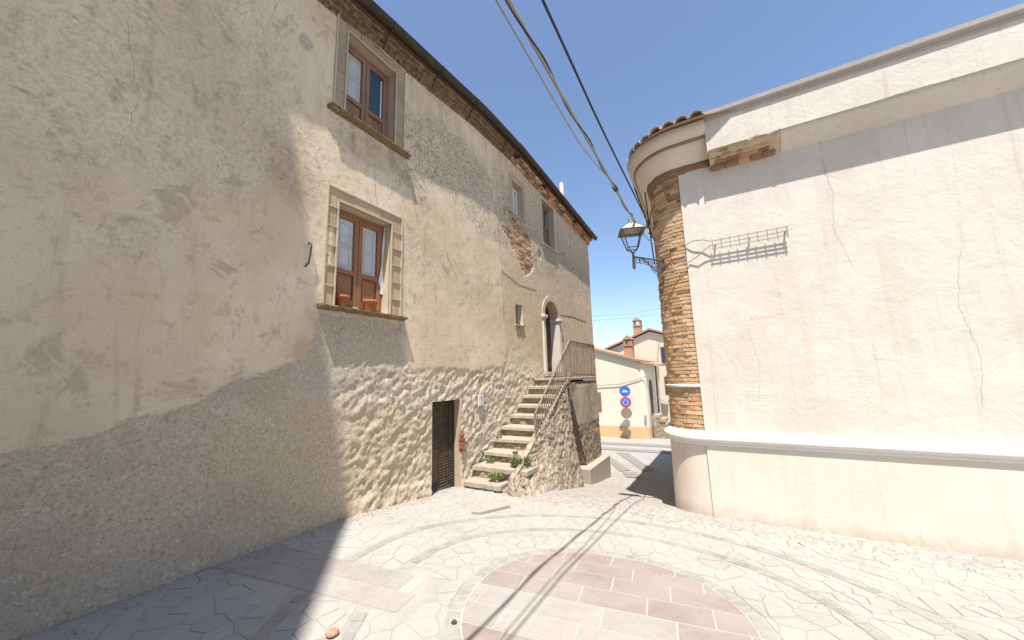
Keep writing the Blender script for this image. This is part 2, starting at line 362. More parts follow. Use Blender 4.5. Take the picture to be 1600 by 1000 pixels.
# ------------------------------------------------------------------ the ground
_GY = np.array([-80, -5, 0, 2, 3.1, 4.5, 6, 7, 8, 9.2, 10.5, 14, 20, 30, 60, 500.]); _GZ = np.array([.9, .12, .03, .01, 0, -.16, -.32, -.54, -.77, -.98, -1.12, -1.42, -1.9, -2.5, -3.6, -9])
_ty = np.arange(-80, 500, .05); _tz = np.interp(_ty, _GY, _GZ); _k = np.hanning(21); _k /= _k.sum(); _tz = np.convolve(np.pad(_tz, 10, 'edge'), _k, 'valid')
def gz(y): return np.interp(y, _ty, _tz)
def gzf(y): return float(gz(y))
def build_ground():
    ys = np.concatenate([np.array([-60, -30, -15, -8, -5]), np.arange(-3, 1, .5), np.arange(1, 12, .12), np.arange(12, 32, .8), np.array([36, 45, 60, 90, 150, 300, 480])])
    xs = np.concatenate([np.array([-300, -120, -60, -30, -18, -10]), np.arange(-6, 6.01, .12), np.array([8, 12, 20, 40, 90, 200, 300])])
    P = []
    for x in xs:
        r = []
        for y in ys:
            b = 0.007*float(fbm(np.array(x*1.4), np.array(y*1.4), 3)) if -6 <= x <= 6 and 0 < y < 12 else 0
            r.append((x, y, gzf(y)+b-.012))
        P.append(r)
    m = MB().grid(P, True, True)
    return tag(m.build('ground', M['ground']), kind='structure')
ground = build_ground()

# ------------------------------------------------------------------ paving
def clip(poly, nx, ny, d):
    """keep the part of a convex 2D polygon where nx*x+ny*y <= d"""
    out = []
    for i in range(len(poly)):
        a = poly[i]; b = poly[(i+1) % len(poly)]; da = nx*a[0]+ny*a[1]-d; db = nx*b[0]+ny*b[1]-d
        if da <= 0: out.append(a)
        if (da < 0 < db) or (db < 0 < da):
            t = da/(da-db); out.append((a[0]+(b[0]-a[0])*t, a[1]+(b[1]-a[1])*t))
    return out
def area(p): return .5*sum(p[i][0]*p[(i+1) % len(p)][1]-p[(i+1) % len(p)][0]*p[i][1] for i in range(len(p)))
def shrink(p, g):
    q = list(p)
    for i in range(len(p)):
        a = p[i]; b = p[(i+1) % len(p)]; ex, ey = b[0]-a[0], b[1]-a[1]; l = math.hypot(ex, ey)
        if l < 1e-6: continue
        nx, ny = ey/l, -ex/l
        q = clip(q, nx, ny, nx*a[0]+ny*a[1]-g)
        if len(q) < 3: return []
    return q
def tidy(p, t=.012):
    q = []
    for a in p:
        if not q or math.hypot(a[0]-q[-1][0], a[1]-q[-1][1]) > t: q.append(a)
    if len(q) > 2 and math.hypot(q[0][0]-q[-1][0], q[0][1]-q[-1][1]) < t: q.pop()
    return q
def slab(mb, p, h, ch=.004, tilt=0):
    n = len(p); cx = sum(a[0] for a in p)/n; cy = sum(a[1] for a in p)/n
    tx, ty = random.uniform(-tilt, tilt), random.uniform(-tilt, tilt)
    z = lambda a: gzf(a[1])+h+tx*(a[0]-cx)+ty*(a[1]-cy)
    lo = [(a[0], a[1], z(a)-.03) for a in p]; mi = [(a[0], a[1], z(a)-ch) for a in p]
    k = lambda a: (a[0]+(cx-a[0])*min(.2, ch*1.4/max(.02, math.hypot(a[0]-cx, a[1]-cy))), a[1]+(cy-a[1])*min(.2, ch*1.4/max(.02, math.hypot(a[0]-cx, a[1]-cy))))
    hi = [(*k(a), z(a)) for a in p]
    f = [tuple(range(2*n, 3*n))]
    for i in range(n):
        j = (i+1) % n; f += [(i, j, n+j, n+i), (n+i, n+j, 2*n+j, 2*n+i)]
    mb.add(lo+mi+hi, f)
def screen(x, y, z):
    d = Vector((x, y, z))-CAMP; w = d.dot(fw)
    if w < .2: return None
    return 512+365*d.dot(rt2)/w, 320-365*d.dot(up2)/w, w
C0 = (-.93, 2.72)
BA = rad(9)   # the slab courses are turned by this much
bx, by = (math.cos(BA), math.sin(BA)), (-math.sin(BA), math.cos(BA))
pav = MB()
NN = 72
pv = [[(C0[0]+r*math.cos(2*math.pi*k/NN), C0[1]+r*math.sin(2*math.pi*k/NN)) for k in range(NN)] for r in np.linspace(.01, 1.05, 16)]
pav.grid([[(a[0], a[1], gzf(a[1])-.0008) for a in ring+[ring[0]]] for ring in pv], True, True)
bed = tag(pav.build('roundel_bed', M['mortar'], None), kind='structure')
pave = tag(link('pavement', MB().grid([[(x, y, gzf(y)-.0035) for y in np.arange(.5, 5.2, .15)] for x in np.arange(-4.15, 3.6, .25)], True, True).mesh('pavement', stonemat('sandy_joints', (.29, .267, .236), (.335, .312, .28), 9, .6, 50, dust=.9))), kind='structure')
# roundel slabs
c_h = .228
for r in range(-5, 6):
    v0 = r*c_h+.03; off = (0 if r % 2 else .26)+random.uniform(-.05, .05); u = -1.4+off
    while u < 1.2:
        w = random.choice((.42, .47, .52)); p = [(u, v0), (u+w, v0), (u+w, v0+c_h), (u, v0+c_h)]; u += w
        q = [(C0[0]+a*bx[0]+b*by[0], C0[1]+a*bx[1]+b*by[1]) for a, b in p]
        for k in range(NN):
            t = 2*math.pi*(k+.5)/NN; q = clip(q, math.cos(t), math.sin(t), math.cos(t)*C0[0]+math.sin(t)*C0[1]+.961)
            if len(q) < 3: break
        q = tidy(q, .006)
        if len(q) < 3 or area(q) < .006: continue
        q = shrink(q, .0062)
        if len(q) < 3: continue
        mb = MB(); slab(mb, q, .0016, .001)
        g = r in (-1, -2) and p[0][0] < .05
        mb.build('paving_slab', M['grey_slab' if g else 'red_slab'], bed)
# rings of cobbles
def inband(x, y):
    dx, dy = x-C0[0], y-C0[1]; u = dx*bx[0]+dy*bx[1]; v = dx*by[0]+dy*by[1]
    return u, v
B0, B1 = -.50, -.03      # the straight band of grey slabs leaving the roundel to the left, across the courses
for R0, R1, ln in ((.968, 1.05, .088), (1.63, 1.715, .10), (2.20, 2.285, .105)):
    n = int(2*math.pi*R0/ln); a = random.uniform(0, .1)
    for k in range(n):
        t0 = a+2*math.pi*k/n; t1 = t0+2*math.pi/n-.008/R0; tm = (t0+t1)/2
        cx, cy = C0[0]+R0*math.cos(tm), C0[1]+R0*math.sin(tm); u, v = inband(cx, cy)
        if u < -1.2 and B0-.05 < v < B1+.05: continue
        if cx < -4.12 or cy < 1.0 or cx > 3: continue
        sc = screen(cx, cy, gzf(cy))
        if sc is None or not (-60 < sc[0] < 1090 and sc[1] < 720): continue
        j = lambda: random.uniform(-.006, .006)
        q = [(C0[0]+(rr+j())*math.cos(tt+j()*.6), C0[1]+(rr+j())*math.sin(tt+j()*.6)) for rr, tt in ((R0, t0), (R1, t0), (R1, t1), (R0, t1))]
        if area(q) < 0: q = q[::-1]
        mb = MB(); slab(mb, q, .002+random.uniform(-.0015, .002), .004, .02)
        mb.build('cobble', M['cobble'], pave)
# straight band of grey slabs
bb = MB(); bb.grid([[(C0[0]+u*bx[0]+v*by[0], C0[1]+u*bx[1]+v*by[1], gzf(C0[1]+u*bx[1]+v*by[1])-.002) for v in (B0, (B0+B1)/2, B1)] for u in np.arange(-3.2, -1.3, .2)]); tag(bb.build('band_bed', M['mortar']), kind='structure')
for row, (v0, v1) in enumerate(((B0, (B0+B1)/2), ((B0+B1)/2, B1))):
    u = -1.34-.17*row
    while u > -3.35:
        w = random.uniform(.5, .62)
        q = [(C0[0]+a*bx[0]+b*by[0], C0[1]+a*bx[1]+b*by[1]) for a, b in ((u-w, v0), (u, v0), (u, v1), (u-w, v1))]
        u -= w
        q = clip(q, -1, 0, 4.12)
        if len(q) < 3: continue
        mb = MB(); slab(mb, shrink(q, .005), .0015, .002); mb.build('paving_slab', M['grey_slab'], pave)
# irregular stones
seeds = []
sp = .155
for i in range(-28, 30):
    for j in range(-2, 36):
        x = -1+(i+.5*(j % 2)+random.uniform(-.42, .42))*sp; y = .6+(j+random.uniform(-.42, .42))*sp*.93
        if random.random() < .2: continue
        seeds.append((x, y))
cells = []
for i, (x, y) in enumerate(seeds):
    if not (-4.3 < x < 3.4 and .55 < y < 5.25): continue
    r = math.hypot(x-C0[0], y-C0[1]); u, v = inband(x, y)
    if r < 1.0 or (u < -1.25 and B0+.03 < v < B1-.03): continue
    p = [(x-.45, y-.45), (x+.45, y-.45), (x+.45, y+.45), (x-.45, y+.45)]
    for k, (a, b) in enumerate(seeds):
        if k == i or abs(a-x) > .8 or abs(b-y) > .8: continue
        dx, dy = a-x, b-y; p = clip(p, dx, dy, (a*a+b*b-x*x-y*y)/2)
        if len(p) < 3: break
    if len(p) < 3: continue
    nx, ny = (x-C0[0])/r, (y-C0[1])/r; base = nx*C0[0]+ny*C0[1]
    for R0, R1 in ((0, 1.055), (1.625, 1.72), (2.195, 2.29)):
        if r < (R0+R1)/2: p = clip(p, nx, ny, base+R0-.004)
        else:
            # outside a ring: cut along its tangent, and along tangents to both sides
            for da in (-.07, 0, .07):
                t = math.atan2(ny, nx)+da; p = clip(p, -math.cos(t), -math.sin(t), -(math.cos(t)*C0[0]+math.sin(t)*C0[1]+R1+.002))
        if len(p) < 3: break
    if len(p) < 3: continue
    if u < -1.2:
        cv = C0[0]*by[0]+C0[1]*by[1]
        if v >= B1-.03: p = clip(p, -by[0], -by[1], -(cv+B1+.006))
        else: p = clip(p, by[0], by[1], cv+B0-.006)
    p = clip(p, -1, 0, 4.13)
    p = tidy(p, .018)
    if len(p) < 3 or area(p) < .004: continue
    p = shrink(p, random.uniform(.003, .006)); p = tidy(p, .01)
    if len(p) < 3 or area(p) < .003: continue
    cx = sum(a[0] for a in p)/len(p); cy = sum(a[1] for a in p)/len(p); sc = screen(cx, cy, gzf(cy))
    if sc is None: continue
    vis = -40 < sc[0] < 1064 and sc[1] < 680
    cells.append((area(p)/sc[2]**2 if vis else 0, p))
cells.sort(key=lambda c: -c[0])
rest = MB()
for i, (w, p) in enumerate(cells):
    if i < 290 and w > 0:
        mb = MB(); slab(mb, p, .0015+random.uniform(-.0015, .002), .003, .008); mb.build('paving_stone', M['limestone'], pave)
    else: slab(rest, p, .0012, .003, .006)
tag(rest.build('small_paving_stones', M['limestone'], pave), kind='stuff')
# bands of darker cobbles far down the street (flat sheets a little above the street)
def sheet(name, pts, m, parent=ground, dz=.0):
    mb = MB(); n = 40
    a, b, c, d = [Vector((p[0], p[1], 0)) for p in pts]
    P = [[(lambda q: (q.x, q.y, gzf(q.y)+dz))((a.lerp(b, i/n)).lerp(d.lerp(c, i/n), j/n)) for j in range(n+1)] for i in range(n+1)]
    mb.grid(P); o = mb.build(name, m, parent); return o
for pts_, dz_ in (([(-4.27, 15.6), (-3.78, 15.6), (-2.18, 11.92), (-2.42, 11.6)], 0), ([(-4.5, 14.3), (-4.2, 14.3), (-2.77, 11.5), (-3.01, 11.2)], 0), ([(-2.92, 11.13), (-2.54, 11.28), (-2.25, 10.45), (-2.62, 10.39)], 0),
                 ([(-9, 16.5), (0, 17.6), (0, 16.7), (-9, 15.6)], .004), ([(-9, 18.9), (0, 20.4), (0, 19.2), (-9, 17.7)], .004)):
    sheet('cobble_band', pts_, M['band_dark'], dz=dz_)
# kerb stone and loose things on the ground
mb = MB(); kb = [(-3.02, 4.02), (-2.90, 4.06), (-2.78, 4.62), (-2.93, 4.66)]
mb.prism([(a, b, gzf(b)-.05) for a, b in kb], (0, 0, .10))
tag(mb.build('kerb_stone', M['concrete'], None, .012), 'single grey kerb stone lying on the paving before the stair', 'kerb stone')
gv = MB()
for k in range(900):
    y = random.uniform(.6, 5.2); d = abs(random.gauss(0, .16)); x = -4.14+d+.01
    if random.random() < .45: y = random.uniform(2.9, 4.5)
    if y > 4.5 and d < .05: continue
    r = random.uniform(.003, .011); z = gzf(y)+r*.3
    gv.add([(x+r, y, z), (x-r*.8, y+r*.6, z), (x-r*.3, y-r, z), (x, y, z+r*1.1), (x, y, z-r)], [(0,1,3), (1,2,3), (2,0,3), (1,0,4), (2,1,4), (0,2,4)])
for k in range(160):
    x = random.uniform(-4, 1.5); y = random.uniform(1.2, 5); r = random.uniform(.002, .006); z = gzf(y)+.008
    gv.add([(x+r, y, z), (x-r*.8, y+r*.6, z), (x-r*.3, y-r, z), (x, y, z+r*1.1), (x, y, z-r)], [(0,1,3), (1,2,3), (2,0,3), (1,0,4), (2,1,4), (0,2,4)])
tag(gv.build('gravel', M['gravel']), 'loose gravel and crumbs along the foot of the old wall', 'gravel', kind='stuff')
mb = MB(); c = (-2.36, 1.66, gzf(1.66)+.012)
mb.lathe(c, [(.001, .016), (.02, .022), (.034, .016), (.04, .004), (.036, -.006), (.02, -.01)], 11)
mb.v = [(p[0]+random.uniform(-.004, .004), p[1]+random.uniform(-.004, .004), p[2]+random.uniform(-.003, .003)) for p in mb.v]
tag(mb.build('clay_shard', M['red_thing']), 'small round reddish clay shard lying on the pale paving', 'shard')
mb = MB(); c = (-1.74, 2.12, gzf(2.12)+.008)
mb.lathe(c, [(.001, .014), (.013, .012), (.02, .003), (.017, -.004)], 8)
tag(mb.build('pebble', M['soil']), 'small dark pebble at the left edge of the red roundel', 'pebble')

# ------------------------------------------------------------------ old house on the left
WX = -4.2
HOUSE = empty('old_house', (WX, 6, gzf(6)), 'tall weathered tan plaster house with dark gutter and rough stone base', 'house')
EY = np.array([-3, 0, 2.6, 5.8, 7.5, 12.4, 13.4]); EZ = np.array([6.5, 6.6, 6.83, 7.17, 7.18, 6.83, 6.76])
def ez(y): return float(np.interp(y, EY, EZ))
OPEN = {'upper': (2.79, 3.66, 5.28, 6.57), 'lower': (2.77, 3.64, 2.58, 3.96), 'w3': (7.42, 7.95, 5.62, 6.5), 'w4': (9.15, 9.98, 5.37, 6.76),
        'small': (7.42, 7.77, 2.85, 3.35), 'door': (9.0, 9.93, 1.72, 3.76), 'cellar': (4.58, 5.30, -.55, 1.25)}
ys = set(np.round(np.concatenate([np.arange(-2.5, 1.5, .06), np.arange(1.5, 7.2, .026), np.arange(7.2, 10, .04), np.arange(10, 13.26, .06), [13.26]]), 4))
zs = set(np.round(np.concatenate([np.arange(-1.9, -.4, .08), np.arange(-.4, 2.7, .026), np.arange(2.7, 7.1, .042)]), 4))
def snap(st, vals):
    for v in vals:
        for a in [a for a in st if abs(a-v) < .017]: st.discard(a)
        st.add(round(v, 4))
    return np.array(sorted(st))
ys = snap(ys, [v for o in OPEN.values() for v in o[:2]]); zs = snap(zs, [v for o in OPEN.values() for v in o[2:]])
YY, ZZ = np.meshgrid(ys, zs, indexing='ij')
ZTOP = np.interp(YY, EY, EZ)
wob = fbm(YY*1.7, ZZ*1.7, 5)*.10+fbm(YY*6, ZZ*6, 8)*.04
zb = np.interp(YY, [-1., 1.0, 2.0, 2.45, 2.6, 3.80, 3.92, 4.1, 6.2, 6.75, 7.0, 7.15, 7.4, 8.0, 8.9, 9.1, 10.2, 13.4], [.75, 1.35, 1.7, 1.9, 2.46, 2.44, 2.1, 1.78, 1.78, 1.85, 2.0, 2.42, 2.35, 2.1, 1.85, 1.5, 1.4, 1.3])
wob2 = wob*(1+2.2*sst(2.2, 1.4, YY)); rough = sst(-.010, .010, zb+wob2*.6+fbm(YY*19, ZZ*19, 95, 2)*.035-ZZ)
for py_, pz_, ra_, rb_, sd_ in ((2.22, 5.85, .09, .13, 103), (4.35, 4.55, .05, .06, 106)):
    rough = np.maximum(rough, sst(1.06, .94, np.hypot((YY-py_)/ra_, (ZZ-pz_)/rb_)+fbm(YY*4, ZZ*4, sd_)*.55+fbm(YY*17, ZZ*17, sd_+20)*.18))
low = sst(1.95, 1.65, ZZ+wob*.6)                     # heavy relief only below the old plaster line
ang = rad(33); U = YY*math.cos(ang)+ZZ*math.sin(ang); V = -YY*math.sin(ang)+ZZ*math.cos(ang)
wrp = fbm(YY*1.5, ZZ*1.5, 31)*.22
st1 = 1-2*np.abs(fbm((U+wrp)*1.7, (V+wrp)*5.2, 21, 3)); st2 = fbm(U*4.5, (V+wrp*.5)*13, 22, 3); st3 = fbm(YY*15, ZZ*15, 23, 3)
lump = fbm(YY*2.2, ZZ*3.0, 24, 3)
amp = np.interp(YY, [-3, 2.3, 2.9, 3.3, 5.5, 7, 13.4], [.25, .3, .5, 1, 1, .8, .7])
v1, v2, vi = vor((U+wrp)*5.5, (V+wrp)*10, 61); pit = sst(0, .3, v2-v1)
st4 = .5-2.2*np.abs(fbm(U*5+wrp*3, V*11, 25, 3))
st5 = fbm(YY*22, ZZ*24, 26, 2)
D1 = st1*.010+st2*.012+st3*.012+st4*.010+lump*.010+(pit-.6)*.009+(vi-.5)*.005+st5*.010
relief = D1*amp*(.28+.72*low)
smoothp = .012+fbm(YY*.9, ZZ*.9, 12)*.010+fbm(YY*5, ZZ*5, 13)*.0035
seam = sst(6.72, 6.78, YY+fbm(ZZ*2, ZZ*0+.3, 14)*.12+np.interp(ZZ, [1.8, 5.2], [-.25, 0.05]))*sst(5.7, 5.4, ZZ)
smoothp = smoothp-seam*.012
foot = .06*sst(.35, -.35, ZZ-np.interp(YY, _ty, _tz))
DX = rough*relief+(1-rough)*smoothp+foot*(.4+.6*amp)
# exposed brick patch below the third window: plaster gone
def inpoly(P):
    n = len(P); ins = np.zeros(YY.shape, bool); xw = YY+fbm(YY*5, ZZ*5, 40)*.10; zw = ZZ+fbm(YY*5, ZZ*5, 41)*.10
    for i in range(n):
        (a, b), (c, d) = P[i], P[(i+1) % n]
        t = ((b > zw) != (d > zw)) & (xw < (c-a)*(zw-b)/((d-b) if d != b else 1e-9)+a); ins ^= t
    return ins.astype(float)
BP = [(7.1, 5.72), (7.55, 5.58), (7.95, 5.45), (8.3, 5.3), (8.42, 5.0), (8.5, 4.6), (8.3, 4.32), (8.0, 4.18), (7.75, 4.35), (7.45, 4.7), (7.1, 4.95), (6.9, 5.06), (6.95, 5.16), (7.25, 5.12), (7.5, 5.0), (7.45, 5.3), (7.2, 5.5)]
bpm = inpoly(BP)
for cy_, cz_, r_ in ((7.0, 5.95, .09), (7.05, 5.6, .07), (6.78, 5.75, .05), (8.9, 4.95, .08), (6.95, 6.3, .05)):
    bpm = np.maximum(bpm, (np.hypot(YY-cy_, (ZZ-cz_)*.6)+fbm(YY*7, ZZ*7, 45)*.04 < r_).astype(float))
DX = DX-bpm*.03
edge = np.ones(YY.shape)
for k, (a, b, c, d) in OPEN.items():
    dd = np.hypot(np.maximum(np.maximum(a-YY, YY-b), 0), np.maximum(np.maximum(c-ZZ, ZZ-d), 0)); edge = np.minimum(edge, sst(0., .07 if k != 'cellar' else .035, dd))
DX = DX*edge
ZC = np.minimum(ZZ, ZTOP+.03)
verts = np.stack([WX+DX, YY, ZC], -1).reshape(-1, 3)
ny_, nz_ = YY.shape; faces = []
cyc = (ys[:-1]+ys[1:])/2; czc = (zs[:-1]+zs[1:])/2
hole = np.zeros((ny_-1, nz_-1), bool)
for (a, b, c, d) in OPEN.values(): hole |= ((cyc > a) & (cyc < b))[:, None] & ((czc > c) & (czc < d))[None, :]
hole |= czc[None, :] > np.interp(cyc, EY, EZ)[:, None]+.03
I, J = np.nonzero(~hole)
fq = np.stack([I*nz_+J, (I+1)*nz_+J, (I+1)*nz_+J+1, I*nz_+J+1], -1)
me = bpy.data.meshes.new('wall'); me.vertices.add(len(verts)); me.vertices.foreach_set('co', verts.ravel())
me.loops.add(fq.size); me.loops.foreach_set('vertex_index', fq.ravel().astype(np.int32)); me.polygons.add(len(fq))
me.polygons.foreach_set('loop_start', np.arange(0, fq.size, 4, dtype=np.int32)); me.polygons.foreach_set('loop_total', np.full(len(fq), 4, np.int32))
me.polygons.foreach_set('use_smooth', np.ones(len(fq), bool)); me.update(calc_edges=True); me.validate()
def blob(y, z, ry, rz, s=50, k=.5): return sst(1.25, .75, np.hypot((YY-y)/ry, (ZZ-z)/rz)+fbm(YY*2.5, ZZ*2.5, s)*k)
mildew_shade = np.maximum.reduce([blob(5.0, 5.75, 1.5, .55, 51), blob(4.2, 5.1, .45, .6, 52)*.9, blob(6.4, 5.3, .9, .7, 53)*.9, blob(7.0, 5.7, .6, .8, 63)*.8, blob(9.4, 4.9, 1.3, .55, 54)*.9, blob(12, 5.4, 1.8, 1.2, 55)*.75,
                          blob(4.6, 3.6, .9, .35, 56)*.4, blob(5.7, 3.3, .9, .3, 57)*.35, blob(6.2, 2.9, .4, .6, 64)*.2, blob(2.2, 4.2, .5, .5, 58)*.45, blob(2.9, 6.9, 3, .18, 59)*.5, blob(1.0, 5, 1.2, 2, 60)*.35])
stk = sst(.48, .72, vn(YY*11, ZZ*.55, 120)*.6+vn(YY*27, ZZ*.9, 121)*.4)
drip = sst(1.5, .15, ZTOP-ZZ+fbm(YY*3, ZZ*.5, 122)*.5)*stk*.8
for a_, b_, z_, l_ in ((2.55, 3.92, 5.2, .9), (7.36, 8.02, 5.6, .6), (9.05, 10.1, 5.35, .9), (2.55, 3.92, 2.52, .7), (7.38, 7.81, 2.83, .4)):
    drip = np.maximum(drip, sst(a_-.08, a_+.06, YY)*sst(b_+.08, b_-.06, YY)*sst(z_-l_, z_-.05, ZZ)*(ZZ < z_)*(.35+.65*stk))
far = sst(7.2, 8.6, YY)*sst(4.2, 4.9, ZZ+fbm(YY*1.2, ZZ*1.2, 123)*.5)  # far-end weathering, with the eave's shadow painted in as dark tone
mildew_shade = np.maximum.reduce([mildew_shade, drip, far*.85])
tan = np.maximum.reduce([seam*.7, sst(7.0, 7.6, YY)*.5, blob(2.2, 4.0, .35, .4, 70)*.9, blob(3.4, 4.95, .75, .22, 71, .7), blob(4.3, 4.2, .7, .5, 72)*.6, blob(5.6, 3.6, .8, .9, 73)*.35])
grey = np.maximum.reduce([rough*sst(4.05, 3.85, YY)*sst(1.35, 1.6, ZZ)*.8, rough*sst(2.9, 2.6, YY)*.15*sst(.4, .6, vn(YY*2, ZZ*2, 88)), blob(3.2, 2.35, .75, .22, 74)*.8, blob(11.5, 1.0, 2.5, 1.2, 75)*.5, sst(.75, .1, ZZ+fbm(YY*1.6, ZZ*1.6, 76)*.45)*sst(2.6, 2.0, YY)*.9])  # grey holds the mortar patch and the shade painted below the lower sill
ochre = rough*np.maximum.reduce([blob(3.8, .75, 1.0, .6, 80), blob(3.3, .15, .8, .35, 81), blob(2.4, .8, .75, .9, 82), blob(1.2, .9, .8, .7, 84)*.6, blob(.2, .5, .6, .8, 85)*.6, blob(2.8, 2.5, 1.2, .08, 83)])
pink = np.maximum(blob(2.42, 1.98, .13, .2, 90), blob(3.82, 2.0, .12, .22, 91))*.9
def setattr_col(name, chs):
    a = me.color_attributes.new(name, 'FLOAT_COLOR', 'POINT'); z = np.ones((YY.size, 4), np.float32)
    for i, c in enumerate(chs): z[:, i] = np.clip(c, 0, 1).reshape(-1)
    a.data.foreach_set('color', z.ravel())
setattr_col('zone', (rough, mildew_shade, tan)); setattr_col('stain_shade', (grey, ochre, pink))
me.materials.append(M['oldwall']); wall = link('wall', me, HOUSE)
# the mass of the house behind the facade, its far gable and roof
mb = MB(); mb.box(-11, -5.3, -2.5, 13.2, -2, 6.9)
mb.grid([[(WX-.001, 13.26, -2), (WX-.001, 13.26, ez(13.26))], [(-11, 13.26, -2), (-11, 13.26, 6.7)]])
mb.grid([[(WX-.001, -2.5, -2), (WX-.001, -2.5, 6.5)], [(-11, -2.5, -2), (-11, -2.5, 6.5)]])
mb.build('rear_wall', M['concrete'], HOUSE)
rf = MB(); yy = np.linspace(-2.6, 13.45, 40)
prof = [(.16, .13), (-3.4, 1.45), (-6.9, .1), (-6.9, 0), (-3.4, 1.32), (.16, .06)]
rf.grid([[(WX+a, y, ez(y)+b) for a, b in prof+[prof[0]]] for y in yy], False, True)
for e in (0, -1): rf.add([(WX+a, yy[e], ez(yy[e])+b) for a, b in prof], [tuple(range(6))])
roof = rf.build('roof', M['rooftile_red'], HOUSE)
til = MB()
for y in np.arange(-2.4, 13.4, .21):
    z = ez(y)+.125
    til.lathe((0, 0, 0), [(0, 0)], 3) if False else None
    P = []
    for t in (0, 1):
        P.append([(WX+.19-.42*t, y+.085*math.cos(a)*(1-.15*t), z+.16*t+.07*math.sin(a)) for a in np.linspace(0, math.pi, 7)])
    til.grid(P)
tag(til.build('eave_tiles', M['rooftile'], roof), kind='stuff')
# cornice, soffit, gutter
cm = MB(); prof = [(-.02, -.20), (.015, -.20), (.03, -.15), (.06, -.14), (.065, -.08), (.11, -.07), (.12, -.02), (.17, -.01), (.175, .03), (-.02, .03)]
yy = np.concatenate([np.arange(-2.5, 7.35, .12), [7.35]])
cm.grid([[(WX+a+.012*float(fbm(np.array(y*3.), np.array(b*9.), 66)), y, ez(y)+b+.012*float(fbm(np.array(y*2.), np.array(b*5.), 67))) for a, b in prof] for y in yy], False)
cornice = cm.build('cornice', M['cornice'], HOUSE)
cm = MB(); prof = [(-.02, -.20), (.02, -.20), (.025, 0), (-.02, 0)]
yy2 = np.arange(7.35, 13.27, .15)
cm.grid([[(WX+a, y, ez(y)+b) for a, b in prof] for y in yy2], False)
bcorn = cm.build('brick_cornice', M['brickmortar'], HOUSE)
BRK = MB().box(-.5, .5, -.5, .5, -.5, .5)
bm = bmesh.new(); bmesh.ops.create_cube(bm, size=1); bmesh.ops.bevel(bm, geom=bm.edges[:], offset=.06, segments=1, affect='EDGES')
def brickmesh(mat):
    me_ = bpy.data.meshes.new('brick'); bm.to_mesh(me_); me_.materials.append(mat); return me_
BM_ = {k: brickmesh(M[k]) for k in ('brick_red', 'brick_tan', 'brick_dark', 'brick_bright')}
def brick(parent, c, size, rz=0, kind='brick_red', tilt=0):
    o = bpy.data.objects.new('brick', BM_[kind]); COL.objects.link(o); o.parent = parent
    o.matrix_parent_inverse = Matrix.Identity(4)
    p = parent
    while p is not None:
        if p.type == 'EMPTY': o.matrix_parent_inverse = Matrix.Identity(4)
        p = p.parent
    o.location = c; o.scale = size; o.rotation_euler = (random.uniform(-tilt, tilt), random.uniform(-tilt, tilt), rz+random.uniform(-tilt, tilt))
    return o
for row in range(3):
    y = 7.36+.11*row
    while y < 13.15:
        w = random.uniform(.2, .27)
        if random.random() > .06:
            brick(bcorn, (WX+.02+.035*row+random.uniform(-.008, .008), y+w/2, ez(y)-.165+.062*row), (.11+.04*row, w-.012, .054), 0, random.choice(('brick_red', 'brick_dark', 'brick_tan', 'brick_dark')), .03)
        y += w
sm = MB(); yy = np.arange(-2.5, 13.4, .25)
sm.grid([[(WX-.02, y, ez(y)+.004), (WX+.195, y, ez(y)+.05), (WX+.205, y, ez(y)+.10), (WX+.13, y, ez(y)+.16)] for y in yy], False)
sm.build('soffit', M['soffit'], HOUSE)
def gutter(y0, y1, dz0, dz1, parent):
    g = MB(); rows = []; GR = .078
    for y in np.arange(y0, y1+.01, .2):
        t = (y-y0)/(y1-y0); s_ = .012*float(fbm(np.array(y*.9), np.array(.5), 77)); zc = ez(y)+.135+dz0+(dz1-dz0)*t+s_
        rows.append([(WX+.262+GR*math.cos(a), y, zc+GR*math.sin(a)*1.15) for a in np.linspace(math.pi, 2*math.pi, 9)]+[(WX+.262+GR*1.08, y, zc+.012), (WX+.262+GR*.93, y, zc+.010)]+[(WX+.262+GR*.92*math.cos(a), y, zc+GR*.92*math.sin(a)*1.15+.004) for a in np.linspace(2*math.pi, math.pi, 9)])
    g.grid(rows, True); return g.build('gutter', M['gutter'], parent)
gut = gutter(-2.5, 7.35, 0, .0, HOUSE); gut2 = gutter(7.3, 13.5, .02, -.0, HOUSE)
for y in (.2, 1.9, 3.35, 4.45, 5.55, 6.9):
    b = MB(); z = ez(y)
    b.tube([(WX+.02, y+.02, z-.13), (WX+.08, y, z-.17), (WX+.13, y, z-.06), (WX+.23, y, z+.03), (WX+.342, y, z+.05), (WX+.356, y, z+.15)], .010, 5)
    b.build('gutter_bracket', M['iron'], gut)
for y in (8.6, 10.1, 11.6, 12.9):
    b = MB(); z = ez(y); b.tube([(WX+.06, y, z-.02), (WX+.16, y, z+.03), (WX+.342, y, z+.05), (WX+.356, y, z+.15)], .010, 5); b.build('gutter_bracket', M['iron'], gut2)
mb = MB(); mb.lathe((-4.6, 11.85, 7.05), [(.07, 0), (.07, 1.5), (.06, 1.57), (.04, 1.6), (.001, 1.61)], 14); mb.build('chimney_pipe', M['cream_base'], HOUSE)
# bricks laid bare in the patch
for row in range(int((5.9-4.1)/.068)):
    z = 4.12+row*.068; y = 6.7+(.12 if row % 2 else 0)
    while y < 8.95:
        w = random.uniform(.2, .26); i = np.searchsorted(ys, y+w/2); j = np.searchsorted(zs, z)
        if bpm[min(i, ny_-1), min(j, nz_-1)] > .5 and random.random() > .10:
            brick(wall, (WX-.028+random.uniform(-.008, .008), y+w/2, z), (.05, w-.014, .055), 0, random.choice(('brick_red', 'brick_red', 'brick_dark', 'brick_tan')), .03)
        y += w
